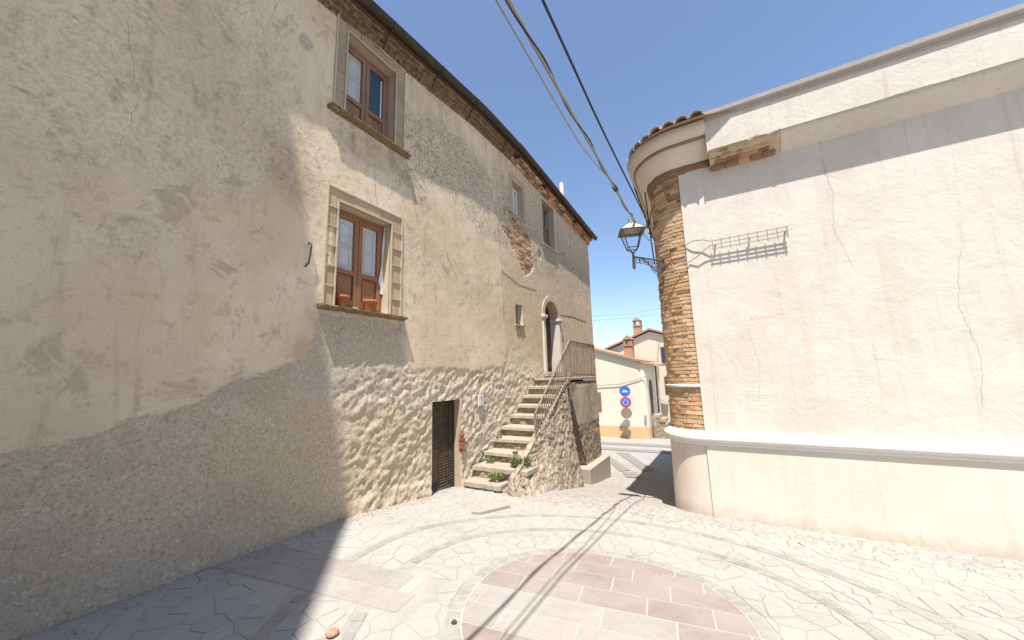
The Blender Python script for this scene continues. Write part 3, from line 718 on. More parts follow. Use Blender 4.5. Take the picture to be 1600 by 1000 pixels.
# hairline cracks and thin cables on the plaster
def wallpt(y, z, off=.004):
    i = min(max(np.searchsorted(ys, y), 0), ny_-1); j = min(max(np.searchsorted(zs, z), 0), nz_-1); return (WX+DX[i, j]+off, y, z)
def wall_line(name, pts, r, mat, n=14, parent=wall, off=.003, jit=.0):
    P = []
    for k in range(len(pts)-1):
        for t in range(n):
            a = t/n; y = pts[k][0]*(1-a)+pts[k+1][0]*a+random.uniform(-jit, jit); z = pts[k][1]*(1-a)+pts[k+1][1]*a; P.append(wallpt(y, z, off))
    P.append(wallpt(*pts[-1], off)); MB().tube(P, r, 5).build(name, mat, parent)
M['crack'] = stonemat('crack_shadow_line', (.16, .12, .085), (.22, .17, .12), 30, .2, 50)
wall_line('crack', [(3.30, 4.78), (3.33, 4.48), (3.36, 4.25), (3.40, 4.12)], .003, M['crack'], 8, off=0, jit=.006)
wall_line('crack', [(4.06, 4.92), (4.12, 4.5), (4.2, 4.15)], .003, M['crack'], 8, off=0, jit=.006)
wall_line('crack', [(4.82, 4.5), (4.88, 4.2), (4.95, 3.8), (5.2, 3.5)], .003, M['crack'], 8, off=0, jit=.006)
for pts_ in ([(1.9, 6.3), (1.75, 5.6), (1.82, 5.0), (1.6, 4.3)], [(.7, 4.8), (.85, 4.1), (.78, 3.6)], [(2.2, 2.9), (2.1, 2.5), (2.16, 2.1)]):
    wall_line('crack', pts_, .0018, M['crack'], 10, off=-.001, jit=.012)
wall_line('wall_cable', [(6.85, 4.02), (7.6, 3.86), (8.6, 3.90)], .004, M['cable_grey'], 10, off=.006)
wall_line('wall_cable', [(10.2, 3.45), (11.2, 3.52), (12.4, 3.5)], .005, M['cable_grey'], 10, off=.006)

# ---- openings
WR = stonemat('window_reveal_plaster', (.45, .365, .26), (.52, .43, .32), 4, .4, 40, .92)
def reveal(op, depth, mat=WR, parent=wall, lit=None):
    a, b, c, d = op; x0, x1 = WX+.002, WX-depth
    m = MB()
    for p, q in (((a, c), (a, d)), ((b, d), (b, c)), ((a, d), (b, d)), ((b, c), (a, c))):
        m.add([(x0, *p), (x0, *q), (x1, *q), (x1, *p)], [(0, 1, 2, 3)])
    return m.build('reveal', mat, parent)
def frame(m, x0, x1, y0, y1, z0, z1, w, wb=None, wt_=None):
    wb = wb or w; wt_ = wt_ or w
    m.box(x0, x1, y0, y0+w, z0, z1).box(x0, x1, y1-w, y1, z0, z1).box(x0, x1, y0+w, y1-w, z0, z0+wb).box(x0, x1, y0+w, y1-w, z1-wt_, z1)
def casement(op, x, wood, rail, panes, parent=HOUSE, split=.40, boards=False, name='window'):
    a, b, c, d = op; m = MB(); frame(m, x-.06, x, a+.002, b-.002, c+.002, d-.002, .045)
    win = m.build(name, wood, parent, .004)
    mid = (a+b)/2
    for k, (y0, y1) in enumerate(((a+.047, mid-.004), (mid+.004, b-.047))):
        z0, z1 = c+.05, d-.05; zm = z0+(z1-z0)*split; l = MB(); fx0, fx1 = x-.05, x+.012
        l.box(fx0, fx1, y0, y0+.062, z0, z1).box(fx0, fx1, y1-.062, y1, z0, z1)
        l.box(fx0, fx1-.002, y0+.062, y1-.062, z0, z0+.085).box(fx0, fx1-.002, y0+.062, y1-.062, z1-.065, z1).box(fx0, fx1+.004, y0+.062, y1-.062, zm-.03, zm+.035)
        leaf = l.build('casement', wood, win, .004)
        if boards:
            n = 5; w = (y1-y0-.124)/n
            for q_ in range(n):
                MB().box(x-.035, x-.018+random.uniform(-.003, .003), y0+.062+w*q_+.002, y0+.062+w*(q_+1)-.002, z0+.085, zm-.03).build('board', wood, leaf)
        else:
            MB().box(x-.035, x-.02, y0+.062, y1-.062, z0+.085, zm-.03).box(x-.02, x-.006, y0+.095, y1-.095, z0+.12, zm-.065).build('panel', rail, leaf, .006)
        py0, py1, pz0, pz1 = y0+.062, y1-.062, zm+.035, z1-.065
        kind = panes[k]
        if kind == 'dark':
            MB().box(x-.022, x-.018, py0, py1, pz0, pz1).build('pane', M['glass_dark'], leaf)
            MB().box(x-.0175, x-.012, py1-.035, py1-.015, pz0, pz1-.05).build('bead', M['window_paint'], leaf)
        else:
            MB().box(x-.014, x-.011, py0, py1, pz0, pz1).build('pane', M['glass'], leaf)
            sh = MB(); sh.box(x-.045, x-.034, py0-.005, py1+.005, pz0-.005, pz1+.005)
            shut = sh.build('inner_shutter', M[kind], leaf)
            hgt = pz1-pz0; wd = py1-py0
            for (f0, f1) in ((.06, .44), (.52, .92)):
                g_ = MB(); frame(g_, x-.034, x-.0325, py0+wd*.2, py1-wd*.2, pz0+hgt*f0, pz0+hgt*f1, .006); g_.build('moulding', M['line'], shut)
            MB().box(x-.034, x-.0322, py0, py1, pz0+hgt*.475, pz0+hgt*.485).build('moulding', M['line'], shut)
    return win
def sill(y0, y1, z, out, th, mat, parent, roughn=.006):
    n = 26; P = []
    for k in range(n+1):
        y = y0+(y1-y0)*k/n; j = lambda s_: roughn*float(fbm(np.array(y*9.), np.array(s_*3.7), 99))
        P.append([(WX-.12, y, z), (WX+out+j(1)*.6, y, z-.008+j(2)*.3), (WX+out+j(3), y, z-th*.55+j(4)), (WX+out*.55+j(5)*2, y, z-th+j(6)*2), (WX-.01, y, z-th*1.35+j(7)*2)])
    m = MB().grid(P, False)
    m.add(P[0], [(0, 1, 2, 3, 4)]); m.add(P[-1], [(4, 3, 2, 1, 0)])
    return m.build('sill', mat, parent)
def surround(y0, y1, z0, z1, op, win, stone, edge, carved):
    """stone pieces round an opening, with a raised fillet on the outside"""
    a, b, c, d = op; t = .022
    m = MB()
    for (p, q, r_, s_) in ((y0, y0+.022, z0, z1), (y1-.022, y1, z0, z1), (y0+.022, y1-.022, z1-.022, z1), (a-.022, a, z0, d+.022), (b, b+.022, z0, d+.022), (a, b, d, d+.022)):
        m.box(WX-.01, WX+t+.012, p, q, r_, s_)
    m.build('surround_fillet', edge, win, .003)
    def piece(p, q, r_, s_):
        th = t if not carved else t-.006
        MB().box(WX-.01, WX+th+random.uniform(-.002, .002), p+.004, q-.004, r_+.004, s_-.004).build('surround_stone', stone, win, .004)
        if carved: MB().box(WX, WX+t+.009, p+.002, q-.002, s_-.008, s_+.008).build('surround_fillet', edge, win)
    n = 6 if carved else 5
    for (p, q) in ((y0+.022, a-.022), (b+.022, y1-.022)):
        e = [z0+(z1-.022-z0)*k/n for k in range(n+1)]
        for k in range(n): piece(p, q, e[k], e[k+1])
    e = [a-.022+(b-a+.044)*k/4 for k in range(5)]
    for k in range(4): piece(e[k], e[k+1], d+.022, z1-.022)
# upper window
op = OPEN['upper']; reveal(op, .24); wU = casement(op, WX-.15, M['wood_purple'], M['wood_purple'], ('shutter_cream', 'dark'), boards=True, split=.30)
tag(wU, 'faded brown window with one cream shutter and one dark pane')
surround(2.61, 3.86, 5.24, 6.76, op, wU, M['surround_grey'], M['surround_edge'], False)
sill(2.54, 3.93, 5.24, .125, .042, M['sill'], wU)
# lower window
op = OPEN['lower']; reveal(op, .24, stonemat('carved_reveal_stone', (.54, .44, .31), (.60, .51, .385), 7, .4, 50)); wL = casement(op, WX-.15, M['wood'], M['wood_h'], ('shutter_white', 'shutter_white'), split=.36)
tag(wL, 'warm brown double window with white shutters behind the glass')
surround(2.60, 3.86, 2.55, 4.14, op, wL, M['surround_tan'], M['surround_edge'], True)
sill(2.55, 3.92, 2.56, .12, .05, M['sill'], wL, .01)
# a strip of torn curtain beside the right jamb
cu = MB(); P = []
for k in range(13):
    t = k/12; z = 3.93-1.05*t; w = .015+.10*t*t*(1 if t < .86 else .3)
    P.append([(WX-.125+.012*math.sin(9*t+2*s_), 3.64-.004-w*s_, z+.02*s_) for s_ in (0, .35, .7, 1)])
cu.grid(P); cu.build('curtain_strip', stonemat('white_cloth', (.74, .72, .68), (.68, .65, .6), 8, .2, 60), wL)
# third and fourth windows, small window
def plain_surround(op, w, win, top, mat, out=.02):
    a, b, c, d = op; MB().box(WX-.01, WX+out, a-w, a, c, d+top).box(WX-.01, WX+out, b, b+w, c, d+top).box(WX-.01, WX+out, a, b, d, d+top).build('surround', mat, win, .006)
op = OPEN['w3']; reveal(op, .22); w3 = casement(op, WX-.14, M['window_paint'], M['window_paint'], ('dark', 'dark'), split=.12)
tag(w3, 'narrow white framed window with blue panes')
plain_surround(op, .16, w3, .17, stonemat('tan_flat_surround', (.40, .31, .215), (.45, .36, .26), 3, .3, 40)); sill(7.36, 8.02, 5.62, .06, .035, M['surround_edge'], w3, .002)
op = OPEN['w4']; reveal(op, .26); w4 = casement(op, WX-.17, M['wood_purple'], M['wood_purple'], ('dark', 'dark'), boards=True, split=.5)
tag(w4, 'tall brown wooden window near the far corner')
plain_surround(op, .10, w4, .09, stonemat('pale_flat_surround', (.47, .385, .29), (.52, .43, .335), 3, .3, 40), .016); sill(9.05, 10.1, 5.37, .07, .04, M['surround_edge'], w4, .002)
for k in range(2):
    y0 = 9.19+.39*k
    s_ = MB().box(WX-.12, WX-.10, y0, y0+.36, 5.42, 6.70).build('slatted_shutter', M['wood_dark'], w4) if False else None
op = OPEN['small']; reveal(op, .20, stonemat('small_reveal_plaster', (.56, .48, .37), (.60, .52, .41), 5, .3, 40))
m = MB(); frame(m, WX-.20, WX-.17, *op, .03); w5 = m.build('window', M['wood_dark'], HOUSE); MB().box(WX-.19, WX-.185, op[0]+.03, op[1]-.03, op[2]+.03, op[3]-.03).build('pane', M['glass_dark'], w5)
sill(7.38, 7.81, 2.85, .05, .035, M['surround_edge'], w5, .003)
# arched door at the head of the stair
op = OPEN['door']; reveal(op, .34, stonemat('door_reveal', (.52, .455, .385), (.57, .505, .43), 4, .3, 40))
a, b, c, d = op; zc = 3.27; r0 = (b-a)/2-.001; yc = (a+b)/2
m = MB(); n = 14
for sgn, (k0, k1) in ((1, (0, n//2)), (-1, (n//2, n))):
    arc = [(yc+r0*math.cos(math.pi*k/n), zc+r0*math.sin(math.pi*k/n)) for k in range(k0, k1+1)]
    corner = (b-.001, d) if sgn == 1 else (a+.001, d)
    poly = arc+[(yc, d), corner] if sgn == 1 else arc+[corner, (yc, d)]
    # fan of quads between arc and the top line
    for k in range(len(arc)-1):
        p, q_ = arc[k], arc[k+1]
        m.prism([(WX+.010, *p), (WX+.010, *q_), (WX+.010, q_[0], d+.002), (WX+.010, p[0], d+.002)], (-.33, 0, 0))
arch = m.build('arch', stonemat('arch_plaster', (.50, .395, .275), (.55, .445, .32), 4, .4, 40), HOUSE)
m = MB(); ri, ro = r0, r0+.14
P = []
for k in range(17):
    t = math.pi*k/16; P.append([(WX-.0, yc+ri*math.cos(t), zc+ri*math.sin(t)), (WX+.035, yc+ri*math.cos(t), zc+ri*math.sin(t)), (WX+.03, yc+ro*math.cos(t), zc+ro*math.sin(t)), (WX-.0, yc+ro*math.cos(t), zc+ro*math.sin(t))])
m.grid(P, False); m.build('arch_moulding', stonemat('arch_stone', (.47, .37, .255), (.52, .42, .30), 5, .4, 40), arch)
m = MB(); m.box(WX-.29, WX-.24, a, yc-.004, c, zc).box(WX-.29, WX-.24, yc+.004, b, c, zc)
for k in range(10):
    t0, t1 = math.pi*k/10, math.pi*(k+1)/10
    m.prism([(WX-.24, yc, zc), (WX-.24, yc+r0*math.cos(t0), zc+r0*math.sin(t0)), (WX-.24, yc+r0*math.cos(t1), zc+r0*math.sin(t1))], (-.05, 0, 0))
for k in range(2):
    y0 = a+.05+k*(yc-a); 
    for z0, z1 in ((1.85, 2.35), (2.45, 3.15)): m.box(WX-.24, WX-.225, y0, y0+.36, z0, z1)
dr = m.build('door', M['wood_dark'], HOUSE, .004); MB().tube([(WX-.24, yc+.05, 2.6), (WX-.18, yc+.05, 2.6), (WX-.18, yc+.05, 2.72)], .012, 6).build('handle', M['iron'], dr)
JW = stonemat('white_jamb_stone', (.66, .61, .54), (.58, .525, .45), 5, .25, 40, .8)
for k, (y0, y1) in enumerate(((a-.13, a+.004), (b-.004, b+.16))):
    j = MB().box(WX-.33, WX+.05, y0, y1, 1.72, 3.16).build('door_jamb', JW, HOUSE, .008)
    MB().box(WX-.33, WX+.07, y0-.02, y1+.02, 3.16, 3.20).box(WX-.33, WX+.10, y0-.04, y1+.04, 3.20, 3.27).build('capital', JW, j, .006)
MB().box(WX-.3, WX+.10, a-.14, b+.17, 1.60, 1.72).build('threshold', M['tread'], HOUSE, .01)
# cellar door with wire mesh
op = OPEN['cellar']; a, b, c, d = op
CR = stonemat('cellar_jamb_plaster', (.43, .33, .23), (.50, .40, .29), 7, .7, 35, .95, (.33, .17, .10), (.6, .74))
reveal(op, .20, CR)
cd_ = MB()
frame(cd_, WX-.17, WX-.13, a+.002, b-.002, -.36, d-.002, .03)
cdoor = cd_.build('cellar_gate', M['iron'], HOUSE)
wm = MB()
for y in np.arange(a+.05, b-.03, .046): wm.tube([(WX-.145, y, -.35), (WX-.145, y+random.uniform(-.004, .004), d-.03)], .0042, 4, False)
for z in np.arange(-.33, d-.03, .046): wm.tube([(WX-.141, a+.03, z), (WX-.141, b-.03, z+random.uniform(-.004, .004))], .0042, 4, False)
tag(wm.build('wire_mesh', metalmat('rusty_wire', (.27, .22, .165), .6, (.11, .08, .06), .3), cdoor), kind='stuff')
bd = MB(); n = 6; w = (b-a)/n
for k in range(n): MB().box(WX-.34, WX-.31+random.uniform(-.006, .006), a+w*k+.003, a+w*(k+1)-.003, -.5, d+.02).build('shade_plank', M['wood_dark'], cdoor)  # added dark planks, their tone stands in for the cellar's shade
MB().box(WX-.31, WX-.28, a+.1, a+.45, -.1, .42).build('door_patch', M['wood_purple'], cdoor)
MB().box(WX-.36, WX+.0, a, b, -.55, -.36).build('cellar_step', M['tread'], cdoor)
# a few red bricks showing at the right jamb
for (y, z, w_) in ((5.33, .55, .10), (5.36, .48, .16), (5.33, .62, .07), (5.35, .36, .10), (5.31, .42, .06)):
    brick(wall, (WX+.015, y, z), (.07, w_, .05), 0, 'brick_bright', .08)
# house number plate
pl = MB(); pl.prism([wallpt(5.80, 1.08, .028), wallpt(5.97, 1.08, .028), wallpt(5.97, 1.29, .028), wallpt(5.80, 1.29, .028)], (.012, 0, 0))
xp = max(p[0] for p in pl.v); pl = MB().box(xp-.03, xp, 5.80, 5.97, 1.08, 1.29)
plate = pl.build('number_plate', M['plate'], HOUSE, .006)
MB().box(xp-.001, xp+.003, 5.885, 5.903, 1.12, 1.25).prism([(xp, 5.885, 1.25), (xp, 5.862, 1.222), (xp, 5.868, 1.212), (xp, 5.889, 1.232)], (.003, 0, 0)).build('numeral', M['plate_ink'], plate)
pf = MB(); frame(pf, xp-.001, xp+.002, 5.812, 5.958, 1.092, 1.278, .006); pf.build('plate_border', M['plate_ink'], plate)
# iron hook to the left of the lower window
hk = MB(); hk.tube([(WX, 2.40, 3.26), (WX+.05, 2.40, 3.27), (WX+.07, 2.41, 3.24), (WX+.06, 2.405, 3.12), (WX+.045, 2.40, 3.02), (WX+.03, 2.38, 2.985), (WX, 2.375, 2.975)], .009, 6); hk.build('hook', M['iron'], HOUSE)
# terracotta pots on the lower sill
def pot(y, r, h, label):
    m = MB(); x = WX-.06; z = 2.581
    m.lathe((x, y, z), [(.001, .001), (r*.72, .001), (r*.92, h*.72), (r*1.06, h*.72), (r*1.08, h), (r*.95, h), (r*.9, h*.8), (.001, h*.8)], 18)
    p = m.build('flower_pot', M['terracotta']); tag(p, label, 'flower pot', 'pots on the window sill')
    MB().lathe((x, y, z), [(.001, h*.86), (r*.9, h*.83)], 12).build('soil', M['soil'], p)
pot(2.93, .085, .15, 'smaller terracotta pot at the left end of the lower window sill'); pot(3.37, .095, .16, 'larger terracotta pot on the right of the lower window sill')
m = MB()
for k in range(7):
    x = WX-.05+random.uniform(-.03, .03); y = 3.14+random.uniform(-.05, .07); r = random.uniform(.012, .028)
    m.lathe((x, y, 2.581), [(r, .0), (r*.8, r*.7), (.001, r*.9)], 6)
tag(m.build('rubble_crumbs', M['gravel']), 'crumbs of broken plaster between the two pots on the sill', 'rubble', kind='stuff')

# ------------------------------------------------------------------ stone staircase
STAIR = empty('stone_staircase', (-3.7, 6.5, gzf(6.5)), 'outdoor stone staircase with iron railing rising along the old house', 'staircase')
def rubble(name, P, scale=7, amp=.03, seed=1, parent=STAIR, plaster=None, nrm=None, joint=.5):
    """P: array (n,m,3); pushed along normals by rounded stones and noise"""
    P = np.array(P, float); du = np.gradient(P, axis=0); dv = np.gradient(P, axis=1); N = np.cross(du, dv); N /= np.linalg.norm(N, axis=-1, keepdims=True)+1e-9
    if nrm is not None:
        if (N*np.array(nrm)).sum() < 0: N = -N
    a = P[..., 0]+P[..., 1]; z = P[..., 2]
    wa = fbm(a*3, z*3, seed+3)*.12; d1, d2, idd = vor((a+wa)*scale, (z+wa)*scale*1.25, seed)
    e = sst(0., .22, d2-d1); pm = np.zeros(a.shape) if plaster is None else plaster(a, z, P)
    h = (e-.6)*amp*joint+(idd-.5)*amp*.6+fbm(a*2.2, z*2.2, seed+7)*amp*1.2+fbm(a*14, z*14, seed+8)*amp*.5
    h = h*(1-pm)+pm*(amp*.5+fbm(a*3, z*3, seed+2)*.004)
    Q = P+N*h[..., None]
    m = MB().grid([[tuple(q) for q in r] for r in Q], True); o = m.build(name, M['rubble'], parent)
    for nm, arr in (('stone', idd), ('joint', 1-e), ('plaster', pm)):
        at = o.data.attributes.new(nm, 'FLOAT', 'POINT'); at.data.foreach_set('value', arr.reshape(-1).astype(np.float32))
    return o
NY = [5.34, 5.65, 6.01, 6.33, 6.66, 6.99, 7.31, 7.62, 7.91, 8.20]; NZ = [-.15, .05, .23, .42, .61, .81, 1.0, 1.19, 1.38, 1.57]
XR = [-3.40, -3.06, -3.15, -3.2, -3.22, -3.22, -3.22, -3.22, -3.22, -3.18]
for i in range(10):
    y1 = NY[i+1]+.06 if i < 9 else 10.08; z = NZ[i]; n = 18; ed = []
    th = .075 if i < 2 else .062
    rag = .045 if i < 2 else .026
    x0, x1 = -4.17, XR[i]
    top = [(x0+(x1-x0)*k/n, NY[i]-.02+rag*float(fbm(np.array(k*.5+i*9.), np.array(i*3.1), 7))) for k in range(n+1)]+[(x1+.01, y1), (x0, y1)]
    m = MB(); nt = len(top)
    tl = random.uniform(-.012, .012)
    zt = lambda p: z+tl*(p[0]-x0)+.004*float(fbm(np.array(p[0]*4), np.array(p[1]*4), 33))
    if i == 9:
        tread = MB().prism([(a_, b_, z-th) for a_, b_ in top], (0, 0, th)).build('landing_slab', M['tread'], STAIR, .01)
    else:
        m.add([(a_, b_, zt((a_, b_))-th) for a_, b_ in top]+[(a_, b_+(.006 if q_ <= n else 0), zt((a_, b_))-.008) for q_, (a_, b_) in enumerate(top)]+[(a_, b_+(.016 if q_ <= n else 0), zt((a_, b_))) for q_, (a_, b_) in enumerate(top)],
              [tuple(range(nt-1, -1, -1)), tuple(range(2*nt, 3*nt))]+[(k+s_*nt, (k+1) % nt+s_*nt, (k+1) % nt+(s_+1)*nt, k+(s_+1)*nt) for s_ in (0, 1) for k in range(nt)])
        tread = m.build('tread', M['tread'], STAIR)
    zl = (NZ[i-1] if i else gzf(5.3)-.1); yr = NY[i]+(.02 if i > 1 else .0)
    P = [[(x0+(x1-.02-x0)*u/30, yr+.012, zl-.03+(z-th+.012-zl+.03)*v/7) for v in range(8)] for u in range(31)]
    rubble('riser', P, 11, .022, 200+i, STAIR, None, (0, -1, 0))
# the second foot stone, to the right of the lowest tread
m = MB(); pp = [(-3.36, 5.40), (-3.2, 5.36), (-3.06, 5.42), (-3.02, 5.6), (-3.1, 5.75), (-3.36, 5.72)]
m.prism([(a_, b_, -.34) for a_, b_ in pp], (0, 0, .16)); m.build('tread', M['tread'], STAIR, .015)
# solid core under the steps
core = MB()
for i in range(9): core.box(-4.19, -3.27, NY[i]+.05, NY[i+1]+.06, -1.2, NZ[i]-.07)
core.box(-4.19, -3.55, 8.26, 10.05, -1.4, 1.49); core.build('core', M['concrete'], STAIR)
# battered outer wall of the stair
def topz(y): return float(np.interp(y, [5.45, 5.75, 6.0, 7.9, 8.3], [-.02, .12, .30, 1.40, 1.60]))
P = []
nu, nv = 96, 70
for u in range(nu+1):
    y = 5.42+(7.93-5.42)*u/nu; zt_ = topz(y); r = []
    for v in range(nv+1):
        t = v/nv; gy = gzf(y)-.06; z = zt_+(gy-zt_)*t
        fl = .40*t**1.5*np.interp(y, [5.4, 5.9, 7.0, 7.9], [.55, 1, .9, .75])
        r.append((-3.20+fl, y-.10*t*(1-u/nu)**2*2, z))
    P.append(r)
rubble('side_wall', P, 8, .036, 300, STAIR, None, (1, 0, 0))
# its top (coping) and rounded near end
P = [[(-3.30+.105*v/6, 5.42+(8.2-5.42)*u/80, topz(5.42+(8.2-5.42)*u/80)+.012*math.sin(math.pi*v/6)) for v in range(7)] for u in range(81)]
rubble('coping', P, 9, .018, 310, STAIR, None, (0, 0, 1))
P = [[(-3.30+(.10+.22*(v/14)**1.5)*u/8, 5.42-.10*(v/14)*2*math.sin(math.pi/2*u/8)-.04*(v/14)*(1-u/8), topz(5.42)+(gzf(5.3)-.06-topz(5.42))*v/14) for v in range(15)] for u in range(9)]
rubble('side_wall_end', P, 8, .02, 320, STAIR, None, (0, -1, 0))
P = [[(-3.45+(.25+.40*.75*(v/20)**1.5)*u/12, 7.93, topz(7.93)+(gzf(7.93)-.06-topz(7.93))*v/20) for v in range(21)] for u in range(13)]
rubble('side_wall_end', P, 8, .012, 330, STAIR, None, (0, 1, 0))
# pier under the landing
def pplast(a, z, Pq): return sst(-.03, .03, z-.42+fbm(a*3, z*3, 9)*.10)*sst(1.46, 1.36, z+fbm(a*4, z*2, 10)*.12+.3*sst(8.6, 8.2, Pq[..., 1]))
def pleft(z): return float(np.interp(z, [-.6, 1.05, 1.5], [8.90, 8.20, 8.15]))
P = [[(-3.2+.02*(1-v/50), pleft(-.6+2.06*v/50)+(10.14-pleft(-.6+2.06*v/50))*u/50, -.6+2.06*v/50) for v in range(51)] for u in range(51)]
rubble('pier', P, 10, .018, 400, STAIR, pplast, (1, 0, 0), 1.2)
P = [[(-3.6+.405*u/12, pleft(-.6+2.06*v/40)+.01, -.6+2.06*v/40) for v in range(41)] for u in range(13)]
rubble('pier_side', P, 9, .014, 410, STAIR, None, (0, -1, 0))
P = [[(-4.1+.91*u/12, 10.13, -1.2+2.66*v/20) for v in range(21)] for u in range(13)]
rubble('pier_side', P, 9, .012, 420, STAIR, None, (0, 1, 0))
m = MB(); pt = [(-3.75, 8.62), (-2.97, 8.52), (-2.99, 10.25), (-3.75, 10.25)]
m.prism([(a_, b_, -1.25) for a_, b_ in pt], (0, 0, .70)); m.build('plinth', M['concrete'], STAIR, .012)
# iron railing
RX = -3.2
def railz(y): return float(np.interp(y, [6.28, 8.22, 10.1], [.92, 2.44, 2.44]))
RAILM = M['rail']
def railpart(name, m): return m.build(name, RAILM, STAIR)
railpart('hand_rail', MB().tube([(RX, 6.28, .92), (RX, 8.22, 2.44), (RX, 10.08, 2.44)], .021, 6))
railpart('hand_rail', MB().tube([(RX, 10.08, 2.44), (-4.15, 10.10, 2.44)], .014, 6))
railpart('bottom_rail', MB().tube([(RX, 6.32, .42), (RX, 8.18, 1.66), (RX, 10.08, 1.64)], .010, 5))
for y, zb_ in ((6.28, .24), (8.2, 1.5), (10.07, 1.5)): railpart('rail_post', MB().box(RX-.018, RX+.018, y-.018, y+.018, zb_, railz(y)+.004))
for k, y in enumerate(np.arange(6.385, 10.0, .105)):
    zb_ = float(np.interp(y, [6.32, 8.18, 10.1], [.42, 1.66, 1.64])); 
    if abs(y-8.2) < .03: continue
    railpart('baluster', MB().box(RX-.0085, RX+.0085, y-.0085, y+.0085, zb_ if y < 8.2 else 1.56, railz(y)))
for k, x in enumerate(np.arange(-3.3, -4.1, -.11)): railpart('baluster', MB().box(x-.006, x+.006, 10.084, 10.096, 1.56, 2.44))

# ------------------------------------------------------------------ weeds on the steps
def weed(c, r, n, label, h=.16):
    m = MB(); c = Vector(c)
    for k in range(n):
        a = random.uniform(0, 2*math.pi); d = r*math.sqrt(random.random()); b = c+Vector((math.cos(a)*d*.75, math.sin(a)*d*.55, 0)); l = h*random.uniform(.4, 1)*(1.15-d/r*.5)
        tip = b+Vector((math.cos(a)*l*.5+random.uniform(-.02, .02), math.sin(a)*l*.45, l)); w = random.uniform(.007, .016)
        s_ = Vector((-math.sin(a+random.uniform(-1, 1)), math.cos(a+random.uniform(-1, 1)), 0))*w; mid = b.lerp(tip, .55)+Vector((0, 0, .02))
        m.add([b, mid+s_, tip, mid-s_], [(0, 1, 2, 3)])
        for q_ in range(2):
            bb = b.lerp(tip, random.uniform(.3, .9)); t_ = bb+Vector((random.uniform(-.035, .035), random.uniform(-.035, .035), random.uniform(0, .03))); sd = Vector((random.uniform(-1, 1), random.uniform(-1, 1), random.uniform(-.5, .5))).normalized()*w*.9
            m.add([bb, bb.lerp(t_, .5)+sd, t_, bb.lerp(t_, .5)-sd], [(0, 1, 2, 3)])
    p = m.build('weed', M['leaf']); tag(p, label, 'weed', 'weeds on the steps')
weed((-3.32, 5.88, .05), .21, 420, 'largest green weed at the right end of the low steps', .22)
weed((-3.62, 5.56, -.12), .15, 190, 'green weed growing between the two lowest steps', .15)
weed((-3.98, 5.90, .04), .06, 34, 'thin upright weed near the wall on the low steps', .17)

for k, (x, y, z, n_, h_) in enumerate(((-3.5, 6.02, .22, 22, .07), (-4.05, 6.35, .40, 26, .09), (-3.32, 6.66, .60, 18, .07), (-3.1, 5.52, -.2, 26, .10))):
    weed((x, y, z), .07, n_, ('few blades of weed on the third step', 'small weed tuft against the wall on the fourth step', 'few blades of weed below the railing on the fifth step', 'small weed tuft beside the right foot stone')[k], h_)
# ------------------------------------------------------------------ white house with the round corner
RH = empty('round_corner_house', (-.36, 6.5, gzf(6.5)), 'white plastered house with a rounded bare brick corner and tiled eave', 'house')
AC = (-.36, 6.5); AR = .5
def path(x_to=9.0, arc=24, side=True, x_from=None):
    """front wall from the right, round the corner, then the side wall going back: (x, y, nx, ny)"""
    P = []
    for x in (np.linspace(x_to, AC[0], 24) if x_to is not None else []): P.append((x, 6.0, 0, -1))
    if x_to is not None: P.pop()
    for k in range(arc+1):
        t = -math.pi/2-math.pi/2*k/arc-rad(4)*k/arc*0; P.append((AC[0]+AR*math.cos(t), AC[1]+AR*math.sin(t), math.cos(t), math.sin(t)))
    if side:
        for k in range(1, 14): P.append((AC[0]-AR-.05*k*.65, AC[1]+.65*k, -.997, -.08))
    return P
def sweep(name, prof, pth, mat, parent=RH, smooth=True, wob=0, seed=0):
    P = []
    for i, (x, y, nx, ny) in enumerate(pth):
        P.append([(x+nx*(o+wob*float(fbm(np.array(i*.7), np.array(k*2.3), seed))), y+ny*(o+wob*float(fbm(np.array(i*.7), np.array(k*2.3), seed))), z+wob*float(fbm(np.array(i*.9), np.array(k*3.1), seed+4))) for k, (o, z) in enumerate(prof)])
    return MB().grid(P, smooth).build(name, mat, parent)
arcside = path(None); front = [(x, 6.0, 0, -1) for x in np.linspace(9.0, AC[0], 24)]
# front wall of white plaster, proud of the bricks, with an edge
sweep('front_wall', [(.0, -.9), (.022, -.9), (.022, 4.72), (0, 4.72)], front, M['white_plaster'], smooth=False)
MB().box(-.362, -.35, 5.976, 6.03, .7, 4.72).build('plaster_edge', M['white_plaster'], RH)
corew = sweep('corner_wall', [(-.006, -.9), (-.006, 4.9)], arcside, M['brickmortar'], wob=.006)
